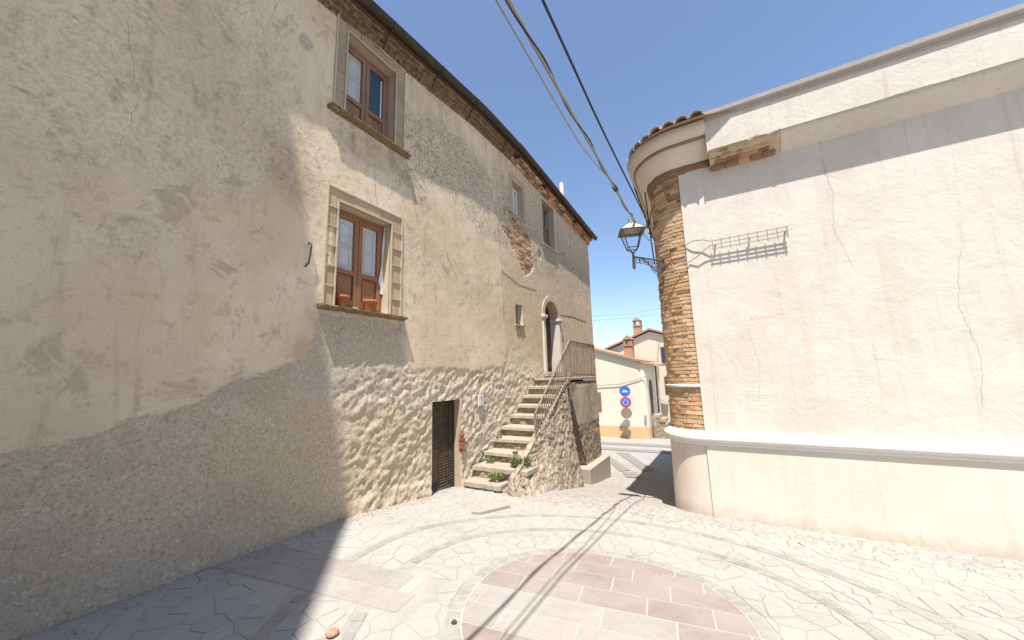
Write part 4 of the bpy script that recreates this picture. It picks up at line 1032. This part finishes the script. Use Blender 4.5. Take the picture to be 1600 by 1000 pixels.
# bricks round the corner
row = 0; z = .76; BL = []
while z < 4.74:
    hgt = random.uniform(.044, .064); t = -math.pi/2+rad(1)+(rad(12) if row % 2 else 0)*random.uniform(.6, 1.2)
    while t > -math.pi-rad(2):
        ln = random.uniform(.17, .27) if random.random() > .25 else random.uniform(.08, .14); dt = ln/AR; t0 = t; t -= dt
        if t0-dt < -math.pi-rad(14): break
        tm = t0-dt/2
        if random.random() < .06: continue
        u = random.random()+.12*math.sin(z*2.3+1); kd = 'brick_tan' if u < .48 else 'brick_red' if u < .97 else 'brick_dark'
        if z > 3.9 and random.random() < .4: kd = 'brick_dark'  # extra dark bricks paint in the shade under the eave
        BL.append((abs(tm+rad(125)), tm, z, ln, hgt, kd, random.uniform(-.006, .004)))
    z += hgt+.004; row += 1
BL.sort(); nb = len(BL); more = MB()
for k, (_, tm, z, ln, hgt, kd, pr) in enumerate(BL):
    c_ = (AC[0]+(AR-.035+pr)*math.cos(tm), AC[1]+(AR-.035+pr)*math.sin(tm), z+hgt/2)
    if k < 292: brick(corew, c_, (ln-.012, .075, hgt-.009), tm+math.pi/2, kd, .025)
    else: more.obox(c_, Vector((-math.sin(tm), math.cos(tm), 0))*(ln/2-.006), Vector((math.cos(tm), math.sin(tm), 0))*.037, (0, 0, hgt/2-.005))
tag(more.build('more_bricks', M['brick_tan'], corew, .004), kind='stuff')
# thin pale ledge round the bricks
sweep('ledge', [(-.01, 1.40), (.035, 1.405), (.035, 1.43), (-.01, 1.44)], path(None, 24, False), M['white_trim'], smooth=False, wob=.004)
# flared base and white ring
sweep('base', [(.055, -1.0), (.045, -.2), (.035, .3), (.04, .64)], arcside, M['cream_base'])
fb = [p for p in front]
sweep('base_front', [(.03, -1.0), (.066, -1.0), (.060, .3), (.06, .64)], fb, M['cream_base'], smooth=False)
full = path()
sweep('ring_moulding', [(.03, .60), (.06, .605), (.075, .625), (.07, .64), (.105, .66), (.118, .69), (.11, .725), (.085, .745), (.03, .78), (-.01, .79)], full, M['white_trim'])
sweep('seam', [(.0, .0)], [(0, 0, 0, 0)]*2, M['white_trim']) if False else None
# corner cornice: brick band, cove, brick course, frieze
short = [(x, 6.0, 0, -1) for x in np.linspace(.08, AC[0], 6)][:-1]+arcside
sweep('brick_band', [(-.01, 4.66), (.02, 4.68), (.035, 4.72), (.05, 4.80), (.02, 4.82)], short, M['brick_dark'], wob=.014, seed=8)
sweep('cove', [(.045, 4.80), (.07, 4.82), (.13, 4.875), (.19, 4.95), (.215, 5.02), (.22, 5.06)], short, M['cove'])
sweep('brick_course', [(.20, 5.055), (.245, 5.06), (.25, 5.095), (.22, 5.10)], short, M['brick_dark'], wob=.008, seed=9)
sweep('frieze', [(.22, 5.095), (.265, 5.10), (.29, 5.20), (.345, 5.285), (.20, 5.30)], short, M['cove'])
MB().box(.072, .086, 5.722, 5.97, 4.80, 5.29).build('cornice_end', M['cove'], RH)
# front part to the right: frieze, broken brick corbel, eave board
fr2 = [(x, 6.0, 0, -1) for x in np.linspace(9.0, .085, 60)]; fr3 = [(x, 6.0, 0, -1) for x in np.linspace(.95, .085, 16)]; fr4 = [(x, 6.0, 0, -1) for x in np.linspace(9, .95, 30)]
corbel = sweep('brick_corbel', [(.0, 4.60), (.07, 4.64), (.15, 4.70), (.22, 4.77), (.265, 4.83), (.2, 4.86)], fr3, M['brickmortar'], wob=.03, seed=12)
for row in range(4):
    x = .09+.06*(row % 2)
    while x < .8:
        w = random.uniform(.13, .24)
        if random.random() > .1: brick(corbel, (x+w/2, 6.0-.040*(row+1)-random.uniform(0, .014), 4.625+.06*row), (w-.012, .13, .054), 0, random.choice(('brick_red', 'brick_dark', 'brick_dark', 'brick_dark')), .03)
        x += w
sweep('corbel', [(.0, 4.60), (.07, 4.64), (.15, 4.70), (.22, 4.77), (.27, 4.83), (.2, 4.86)], fr4, M['white_plaster'], wob=.008, seed=13)
sweep('front_frieze', [(.0, 4.82), (.27, 4.82), (.275, 5.27), (.0, 5.27)], fr2, M['white_plaster'], smooth=False)
sweep('eave_board', [(.1, 5.265), (.29, 5.27), (.30, 5.33), (.325, 5.345), (.33, 5.40), (.27, 5.43), (.1, 5.43)], fr2, stonemat('grey_eave_board', (.40, .36, .32), (.47, .42, .38), 5, .3, 30), smooth=False)
# roof
rfm = MB(); P = []
for (x, y, nx, ny) in full:
    ov = (.44+.13*nx) if nx < -.001 or x < .1 else .30; ex, ey = x+nx*ov, y+ny*ov
    P.append([(ex, ey, 5.30), (ex*.5+1.75, ey*.5+5.25, 5.75), (3.5, 10.5, 6.0)])
rfm.grid(P, False); rroof = rfm.build('roof', M['rooftile_red'], RH)
mb = MB(); mb.box(-.2, 9, 6.6, 15, -2, 5.0); mb.build('inner_mass', M['concrete'], RH)
def rtile(x, y, nx, ny, z, r=.098, L=.42):
    P = []; tx, ty = -ny, nx
    for t in (0, .5, 1):
        rr = r*(1-.12*t)
        P.append([(x-nx*L*t+tx*rr*math.cos(a), y-ny*L*t+ty*rr*math.cos(a), z+.13*t+rr*.85*math.sin(a)+.012*random.uniform(-1, 1)) for a in np.linspace(0, math.pi, 8)])
    for t in (1, .5, 0):
        rr = (r-.018)*(1-.12*t)
        P.append([(x-nx*(L*t)+tx*rr*math.cos(a), y-ny*(L*t)+ty*rr*math.cos(a), z+.13*t+rr*.85*math.sin(a)) for a in np.linspace(0, math.pi, 8)])
    P.append(P[0])
    MB().grid(P, True).build('roof_tile', M['rooftile'], rroof)
dist = 0
tp = [(x, 6.0, 0, -1) for x in np.arange(-.02, AC[0]+.05, -.2)]
R_ = AR+.36
for a in np.arange(-93, -184, -12.2): tp.append((AC[0]+AR*math.cos(rad(a)), AC[1]+AR*math.sin(rad(a)), math.cos(rad(a)), math.sin(rad(a))))
for k in range(1, 20): tp.append((AC[0]-AR-.075*.2*k, AC[1]+.2*k, -.997, -.08))
for k, (x, y, nx, ny) in enumerate(tp): rtile(x+nx*(.455+.13*nx+random.uniform(-.02, .02)), y+ny*(.455+.13*nx+random.uniform(-.02, .02)), nx, ny, 5.295+random.uniform(-.012, .015))
# side gutter going back, and its downpipe stub
gm = MB(); rows = []
for (x, y, nx, ny) in arcside[25:]:
    rows.append([(x+nx*(.31+.05*math.cos(a)), y+ny*(.31+.05*math.cos(a)), 5.31+.07*math.sin(a)) for a in np.linspace(math.pi, 2*math.pi, 8)])
gm.grid(rows); gm.build('gutter', M['gutter'], RH)
# hairline cracks in the front plaster
for pts_ in ([(1.35, 4.4), (1.42, 3.9), (1.36, 3.4), (1.5, 2.8)], [(2.4, 2.9), (2.3, 2.3), (2.38, 1.7), (2.3, 1.1)], [(.3, 2.2), (.38, 1.7), (.33, 1.2)]):
    P = []
    for k in range(len(pts_)-1):
        for t in range(12): P.append((pts_[k][0]+(pts_[k+1][0]-pts_[k][0])*t/12+random.uniform(-.01, .01), 5.9785, pts_[k][1]+(pts_[k+1][1]-pts_[k][1])*t/12))
    MB().tube(P, .0018, 4).build('crack', M['line'], RH)
# cable rack on the front wall
CRK = empty('cable_rack', (.1, 5.93, 3.45), 'small grey cable rack fixed across the white wall beside the bricks', 'cable rack')
ry = 5.90
CG = metalmat('faded_grey_metal', (.36, .325, .30), .6, (.28, .25, .22), .1)
for z_ in (3.38, 3.44, 3.50): MB().tube([(-.02, ry, z_), (.25, ry, z_+.004), (.9, ry, z_+.012)], .007, 5).build('bar', CG, CRK)
for x_ in np.arange(0, .9, .11): MB().box(x_-.006, x_+.006, ry-.008, ry+.012, 3.36, 3.52).build('clip', CG, CRK)
for x_ in (.03, .45, .86): MB().box(x_-.01, x_+.01, ry, 5.979, 3.43, 3.45).build('stand_off', CG, CRK)
MB().tube([(-.02, ry, 3.50), (-.12, ry+.01, 3.55), (-.25, ry+.02, 3.56), (-.36, 5.96, 3.53)], .008, 5).build('tail', CG, CRK)
MB().tube([(-.02, ry, 3.44), (-.10, ry+.01, 3.40), (-.20, ry+.02, 3.32), (-.33, 5.96, 3.26)], .008, 5).build('tail', CG, CRK)

# ------------------------------------------------------------------ street lamp on its bracket
LX, LY = -1.10, 5.78
LAMP = empty('wall_lamp', (AC[0]-AR*.707, AC[1]-AR*.707, 3.2), 'old iron lantern with pale hood on a scrolled wall bracket', 'street lamp')
li = M['lampiron']
dirv = Vector((AC[0]-LX, AC[1]-LY, 0)).normalized(); wl = Vector((AC[0], AC[1], 0))-dirv*(AR-.01); Lc = Vector((LX, LY, 0)); sid = Vector((-dirv.y, dirv.x, 0))
Z = lambda p, z: Vector((p.x, p.y, z))
MB().tube([Z(Lc, 3.24), Z(Lc, 3.28), Z(Lc, 3.52)], [.018, .026, .016], 7).build('post', li, LAMP)
MB().tube([Z(Lc, 3.44), Z(wl, 3.40)], .014, 6).build('arm', li, LAMP)
MB().tube([Z(Lc.lerp(wl, .28), 3.42), Z(Lc.lerp(wl, .62), 3.28), Z(wl, 3.08)], .010, 5).build('brace', li, LAMP)
MB().obox(Z(wl, 3.24), dirv*.012, sid*.03, (0, 0, .2)).build('back_plate', li, LAMP)
sc_ = MB()
def ring_(c, r, t=.006, a0=0, a1=2*math.pi, n=12): sc_.tube([c+dirv*(r*math.cos(a))+Vector((0, 0, r*math.sin(a))) for a in np.linspace(a0, a1, n)], t, 4)
for f_, z_, r in ((.12, 3.385, .045), (.25, 3.375, .04), (.42, 3.36, .042), (.55, 3.34, .05), (.68, 3.33, .05), (.8, 3.32, .055), (.72, 3.23, .05), (.86, 3.21, .05), (.93, 3.32, .045), (.93, 3.13, .045), (.8, 3.15, .035), (.6, 3.26, .03)):
    ring_(Z(Lc.lerp(wl, f_), z_), r); ring_(Z(Lc.lerp(wl, f_), z_), r*.5, .005, 0, 4.5, 8)
sc_.build('scrollwork', li, LAMP)
# lantern: four tapering bars, square rims, pyramid hood
ca, sa = math.cos(rad(20)), math.sin(rad(20))
def sq(r, z): return [Vector((LX+r*(ca*i-sa*j), LY+r*(sa*i+ca*j), z)) for i, j in ((-1, -1), (1, -1), (1, 1), (-1, 1))]
lo, hi, rim, ap = sq(.078, 3.58), sq(.152, 3.86), sq(.188, 3.855), sq(.042, 4.00)
for k in range(4): MB().tube([lo[k], hi[k]], .009, 5).build('lantern_bar', li, LAMP)
for A_ in (lo, hi): MB().tube([A_[0], A_[1], A_[2], A_[3], A_[0]], .008, 5).build('lantern_rim', li, LAMP)
hd = MB()
for k in range(4):
    j = (k+1) % 4; hd.add([rim[k], rim[j], ap[j], ap[k]], [(0, 1, 2, 3)]); hd.add([p-Vector((0, 0, .012)) for p in (rim[k], ap[k], ap[j], rim[j])], [(0, 1, 2, 3)])
    hd.add([rim[k], rim[j], rim[j]-Vector((0, 0, .012)), rim[k]-Vector((0, 0, .012))], [(3, 2, 1, 0)])
hood = hd.build('hood', M['lamphood'], LAMP)
for k in range(4): MB().tube([rim[k], ap[k]], .008, 5).tube([rim[k]-Vector((0, 0, .006)), rim[(k+1) % 4]-Vector((0, 0, .006))], .009, 5).build('hood_bar', li, hood)
MB().lathe((LX, LY, 4.0), [(.062, -.005), (.05, .03), (.025, .045), (.03, .07), (.001, .085)], 10).build('finial', li, hood)
m = MB()
for k in range(4): m.tube([lo[k], Vector((LX, LY, 3.50))], .008, 5)
m.build('lantern_foot', li, LAMP)
for k in range(4):
    j = (k+1) % 4; MB().add([lo[k], lo[j], hi[j], hi[k]], [(0, 1, 2, 3)]).build('pane', M['lampglass'], LAMP)
0 and MB().lathe((LX, LY, 3.72), [(.001, -.05), (.03, -.03), (.035, 0), (.022, .05), (.018, .12)], 10).build('bulb', M['shutter_white'], LAMP)

# ------------------------------------------------------------------ overhead cables
def cable(name, pts, r, mat, label, parts=None):
    P = []
    pts = [Vector(p) for p in pts]
    for k in range(len(pts)-1):
        p0 = pts[max(k-1, 0)]; p1 = pts[k]; p2 = pts[k+1]; p3 = pts[min(k+2, len(pts)-1)]
        for t in np.linspace(0, 1, 9)[:-1]: P.append(.5*((2*p1)+(p2-p0)*t+(2*p0-5*p1+4*p2-p3)*t*t+(3*p1-p0-3*p2+p3)*t**3))
    P.append(pts[-1]); o = MB().tube(P, r, 7).build(name, mat); tag(o, label, 'cable', 'overhead cables')
    return o
cb = cable('overhead_cable', [(-1.03, 5.80, 4.02), (-.97, 4.9, 3.86), (-.94, 3.4, 3.85), (-.92, 1.84, 3.87), (-.90, 0, 4.0), (-.9, -2.3, 4.25), (-.9, -3.2, 4.4)], .0125, M['cable_grey'], 'thickest grey overhead cable ending above the lantern')
m = MB(); P = [(-1.03+.016*math.cos(k*.9), 5.8, 4.02) for k in range(1)]
tw = []
for y in np.arange(5.7, -3.1, -.06):
    x = np.interp(y, [-3.2, 0, 1.84, 3.4, 4.9, 5.8], [-.9, -.90, -.92, -.94, -.97, -1.03]); z = np.interp(y, [-3.2, -2.3, 0, 1.84, 3.4, 4.9, 5.8], [4.4, 4.25, 4.0, 3.87, 3.85, 3.86, 4.02]); tw.append((x+.016*math.cos(y*6), y, z+.016*math.sin(y*6)))
MB().tube(tw, .006, 5).build('twisted_strand', M['cable_black'], cb)
MB().tube([(-.955, 4.2, 3.853), (-.955, 4.28, 3.853)], .03, 8).build('clamp', M['iron'], cb)
cable('overhead_cable', [(-.955, 4.24, 3.85), (-.88, 3.6, 3.66), (-.86, 2.85, 3.52), (-.83, 2.2, 3.46), (-.80, 0, 3.6), (-.78, -1.5, 3.85), (-.78, -3.3, 4.1)], .0055, M['cable_grey'], 'thin pale overhead cable joining the thick one at a clamp')
cable('overhead_cable', [(-.85, 6.25, 4.3), (-.86, 6.0, 3.95), (-.78, 5.2, 3.79), (-.74, 3.0, 3.76), (-.72, 2.08, 3.78), (-.70, 0, 3.92), (-.7, -2.2, 4.2), (-.7, -3.4, 4.35)], .0085, M['cable_black'], 'black overhead cable nearest the white house')
def drop(name, pts, r, mat, label): o = cable(name, pts, r, mat, label); o['group'] = 'cables round the brick corner'
drop('corner_cable', [(LX+.05, LY+.05, 4.02), (-.86, 6.2, 3.75), (-.60, 5.97, 3.62), (-.36, 5.93, 3.53)], .007, M['cable_grey'], 'upper pale cable from the lantern across the bricks to the rack')
drop('corner_cable', [(-.80, 6.08, 3.12), (-.62, 5.96, 3.18), (-.46, 5.94, 3.23), (-.33, 5.95, 3.26)], .007, M['cable_grey'], 'lower pale cable across the bricks below the lantern hood')
drop('corner_cable', [(-1.02, 6.9, 5.2), (-.93, 6.42, 4.6), (-.9, 6.35, 3.9), (-.87, 6.3, 3.42)], .010, M['cable_black'], 'dark cable hanging down the left side of the brick corner')

# ------------------------------------------------------------------ far houses
def hexa(m, pts8): m.add(pts8, [(0, 2, 3, 1), (4, 5, 7, 6), (0, 1, 5, 4), (2, 6, 7, 3), (0, 4, 6, 2), (1, 3, 7, 5)])
FH = empty('low_far_house', (-5.6, 22, gzf(22)), 'low cream house with sloping tiled roof and orange plinth down the street', 'house')
# front wall with roof line falling to the right, rounded near corner, side wall
fx = np.concatenate([np.linspace(-11.5, -4.55, 12)]); pts = [(x, 22.0) for x in fx]+[(-4.12-.43*(1-math.sin(t)), 22.0+.43*(1-math.cos(t))) for t in np.linspace(0, math.pi/2, 7)][1:]+[(-4.12, 22.43+k) for k in (.3, .8, 1.6, 2.6, 4.4)]
def ftop(x, y): return 3.12-.315*(x+6.9) if y < 22.5 else 2.24-.04*(y-22.5)
m = MB().grid([[(x, y, -3), (x, y, min(ftop(x, y), 4.6))] for x, y in pts], False); fw_ = m.build('wall', M['far_wall'], FH)
cx_, cy_ = -6, 24
m = MB().grid([[(x+(.02 if k > 11 else 0), y-(.03 if k < 15 else 0), -3), (x+(.03 if k > 11 else 0), y-(.03 if k < 15 else 0), gzf(y)+.62)] for k, (x, y) in enumerate(pts[:20])], False); m.build('plinth', M['far_plinth'], FH)
m = MB(); rp = [(-11.7, 4.72), (-4.25, 2.38), (-4.25, 2.27), (-11.7, 4.61)]
m.prism([(a_, 21.82, b_) for a_, b_ in rp], (0, 5.0, 0)); m.add([(-4.3, 21.9, 2.30), (-3.35, 22.6, 2.10), (-3.35, 27, 2.1), (-4.3, 27, 2.3), (-4.3, 21.9, 2.22), (-3.35, 22.6, 2.02), (-3.35, 27, 2.02), (-4.3, 27, 2.22)], [(0, 1, 2, 3), (7, 6, 5, 4), (0, 4, 5, 1), (1, 5, 6, 2)])
rfar = m.build('roof', M['rooftile_red'], FH)
for k in range(16):
    y = 22.7+.27*k; P = [[(-3.33-.5*t, y+.10*math.cos(a), 2.06+.11*t+.08*math.sin(a)) for a in np.linspace(0, math.pi, 6)] for t in (0, 1)]; MB().grid(P).build('roof_tile', M['rooftile_red'], rfar)
def chimney(x, y, z0, z1, w, parent, hood=True):
    c_ = MB().box(x-w, x+w, y-w, y+w, z0, z1).build('chimney', M['chimney_brick'], parent)
    MB().box(x-w*1.2, x+w*1.2, y-w*1.2, y+w*1.2, z1, z1+.07).build('chimney_cap', M['chimney_brick'], c_)
    for sx in (-1, 1):
        for sy in (-1, 1): MB().box(x+sx*w*.8-.06, x+sx*w*.8+.06, y+sy*w*.8-.06, y+sy*w*.8+.06, z1+.07, z1+.40).build('chimney_post', M['chimney_brick'], c_)
    MB().prism([(x-w*1.25, y-w*1.25, z1+.40), (x+w*1.25, y-w*1.25, z1+.40), (x, y-w*1.25, z1+.66)], (0, w*2.5, 0)).build('chimney_hood', M['rooftile_red'], c_)
chimney(-5.06, 22.9, 2.2, 3.28, .25, FH)
# side door with arched head, dark
m = MB(); dy0, dy1, dz0, dz1 = 23.1, 24.1, -.75, .75; pp = [(dy0, dz0), (dy1, dz0), (dy1, dz1)]+[((dy0+dy1)/2+.5*math.cos(t), dz1+.5*math.sin(t)) for t in np.linspace(0, math.pi, 8)][1:-1]+[(dy0, dz1)]
m.prism([(-4.115, a_, b_) for a_, b_ in pp], (.02, 0, 0)); m.build('door', M['wood_dark'], FH)
m = MB(); m.box(-7.02, -6.72, 21.96, 22.0, -.55, .55); m.build('window', M['wood_purple'], FH)
MB().tube([(-3.95, 24.9, 2.05), (-3.98, 24.9, -.9)], .05, 6).build('downpipe', metalmat('brown_pipe', (.16, .10, .07), .6), FH)
MB().box(-4.30, -4.18, 21.93, 22.05, -.95, -.72).build('meter_box', M['concrete'], FH)
MB().tube([(-7.2, 21.93, .95), (-5.5, 21.93, 1.02), (-4.45, 21.95, 1.28), (-3.9, 22.2, 1.5)], .018, 5).build('facade_cable', M['cable_grey'], FH)
# stone outdoor stair beside it
FS = empty('far_stone_stair', (-3.4, 23, gzf(23)), 'small rubble stair with thin rail beside the low far house', 'staircase')
P = [[(-4.0+1.55*u/30, 22.75, gzf(22.7)-.2+(np.interp(u, [0, 4, 30], [1.35, 1.30, .35])+.2)*v/20) for v in range(21)] for u in range(31)]
rubble('stair_wall', P, 3.2, .05, 500, FS, None, (0, -1, 0))
for k in range(5): MB().box(-3.95+.3*k, -3.62+.3*k, 22.72, 24.0, gzf(22.7)+1.10-.22*k, gzf(22.7)+1.30-.22*k).build('step', M['chimney_brick'] if k % 2 else M['tread'], FS, .02)
MB().tube([(-3.9, 22.8, .05), (-3.7, 22.8, .2), (-2.4, 22.8, -.55)], .02, 5).tube([(-3.9, 22.8, .05), (-3.9, 22.8, -.7)], .02, 5).tube([(-2.9, 22.8, -.27), (-2.9, 22.8, -1.2)], .02, 5).build('rail', M['rail'], FS)
# taller house behind
TH = empty('gabled_far_house', (-5, 28, gzf(28)), 'taller pale beige gabled house rising behind the low house', 'house')
gp = [(-10.5, 2.42), (-4.62, 4.62), (-2.2, 3.75), (-2.2, -3.2), (-10.5, -3.2)]
MB().prism([(a_, 28, b_) for a_, b_ in gp], (0, 7, 0)).build('wall', M['far_wall_b'], TH)
m = MB()
for (a_, b_) in (((-10.9, 2.36), (-4.62, 4.72)), ((-4.62, 4.72), (-1.8, 3.70))): m.prism([(a_[0], 27.75, a_[1]), (b_[0], 27.75, b_[1]), (b_[0], 27.75, b_[1]+.13), (a_[0], 27.75, a_[1]+.13)], (0, 7.6, 0))
m.build('roof', M['rooftile_red'], TH)
chimney(-5.56, 28.6, 4.1, 5.15, .27, TH)
for (x, z) in ((-3.68, 2.2), (-3.60, .1)):
    w_ = MB().box(x-.32, x+.32, 27.97, 28.0, z, z+1.25).build('window', M['wood_purple'], TH); MB().box(x-.24, x+.24, 27.95, 27.97, z+.08, z+1.17).build('pane', M['glass_dark'], w_)
MB().tube([(-4.02, 27.9, 3.9), (-4.2, 27.9, 2.9), (-4.25, 27.9, 1.2)], .02, 5).build('facade_cable', M['cable_grey'], TH)
# thin wires far away
o = MB().tube([(-9, 24, 5.3), (-5, 25, 5.3), (-1, 26, 5.75)], .012, 4).build('far_wire', M['cable_grey']); tag(o, 'lower of two thin wires in the sky above the far houses', 'wire', 'wires above the far houses')
o = MB().tube([(-9, 24, 5.55), (-5, 25, 5.6), (-1, 26, 6.1)], .012, 4).build('far_wire', M['cable_grey']); tag(o, 'upper of two thin wires in the sky above the far houses', 'wire', 'wires above the far houses')
# ------------------------------------------------------------------ traffic signs
SG = empty('sign_post', (-5.12, 21.3, gzf(21.3)), 'grey sign post with two round blue signs and a third turned away', 'traffic sign')
sz = gzf(21.3); sx_, sy_ = -5.12, 21.3
MB().tube([(sx_, sy_, sz-.1), (sx_, sy_, sz+2.85)], .03, 8).build('pole', M['greysign'], SG)
dn = Vector((-sx_, -sy_, 0)).normalized(); ds = Vector((-dn.y, dn.x, 0))
def disc(name, z, r, mat, parent, off=.04, th=.012, n=28, sc=1.0, c=(0, 0)):
    ce = Vector((sx_, sy_, sz+z))+dn*off+ds*c[0]+Vector((0, 0, c[1])); p = [ce+(ds*math.cos(2*math.pi*k/n)+Vector((0, 0, sc))*math.sin(2*math.pi*k/n))*r for k in range(n)]
    return MB().prism(p, dn*th).build(name, mat, parent)
d1_ = disc('sign_disc', 2.62, .30, M['sign_blue'], SG); tag(d1_, 'upper blue round sign with a white vehicle mark')
# white vehicle mark: body, cabin
def mark(parent, z, pts, mat, off=.054): MB().prism([Vector((sx_, sy_, sz+z+b_))+dn*off+ds*a_ for a_, b_ in pts], dn*.004).build('pictogram', mat, parent)
mark(d1_, 2.62, [(-.15, -.06), (.15, -.06), (.15, .0), (.09, .02), (.05, .07), (-.06, .07), (-.10, .02), (-.15, .0)], M['sign_white']); mark(d1_, 2.62, [(-.05, .02), (.045, .02), (.03, .055), (-.045, .055)], M['sign_blue'], .0585)
d2_ = disc('sign_disc', 2.01, .30, M['sign_red'], SG); tag(d2_, 'middle blue round sign with a red rim')
disc('sign_field', 2.01, .225, M['sign_blue'], d2_, .0525, .004)
disc('pictogram', 2.01, .045, M['sign_red'], d2_, .0565, .003, 10)
for k in range(8): disc('pictogram', 2.01, .026, M['sign_white'], d2_, .0565, .003, 8, c=(.135*math.cos(rad(22.5+45*k)), .135*math.sin(rad(22.5+45*k))))
d3_ = disc('sign_disc', 1.42, .30, M['greysign'], SG, .03); tag(d3_, 'lowest round sign showing its bare grey back')

# ------------------------------------------------------------------ neighbouring house behind the viewpoint (casts the shade on the left)
NB = empty('neighbour_house', (-2, -9, .2), 'tall plain plastered neighbour house behind the viewpoint', 'house')
HH = 14.0
def back(p): p = Vector(p); t = (HH-p.z)/-LD.z; return p-LD*t
E1 = back((WX, 2.31, 3.84)); E2 = back((-2.62, 1.66, 0.0)); dd = (E2-E1); dd.z = 0; dd.normalize()
k1 = (WX-E1.x)/dd.x; A_ = E1+dd*k1; k2 = (4.0-E1.x)/dd.x; B_ = E1+dd*k2
MB().prism([(A_.x+.0, A_.y, -.5), (B_.x, B_.y, -.5), (B_.x, -16, -.5), (A_.x, -16, -.5)], (0, 0, HH+.5)).build('wall', M['oldwall_plain'] if 'oldwall_plain' in M else M['concrete'], NB)
print('neighbour corner', A_, B_, 'bricks', nb, 'cells', len(cells))
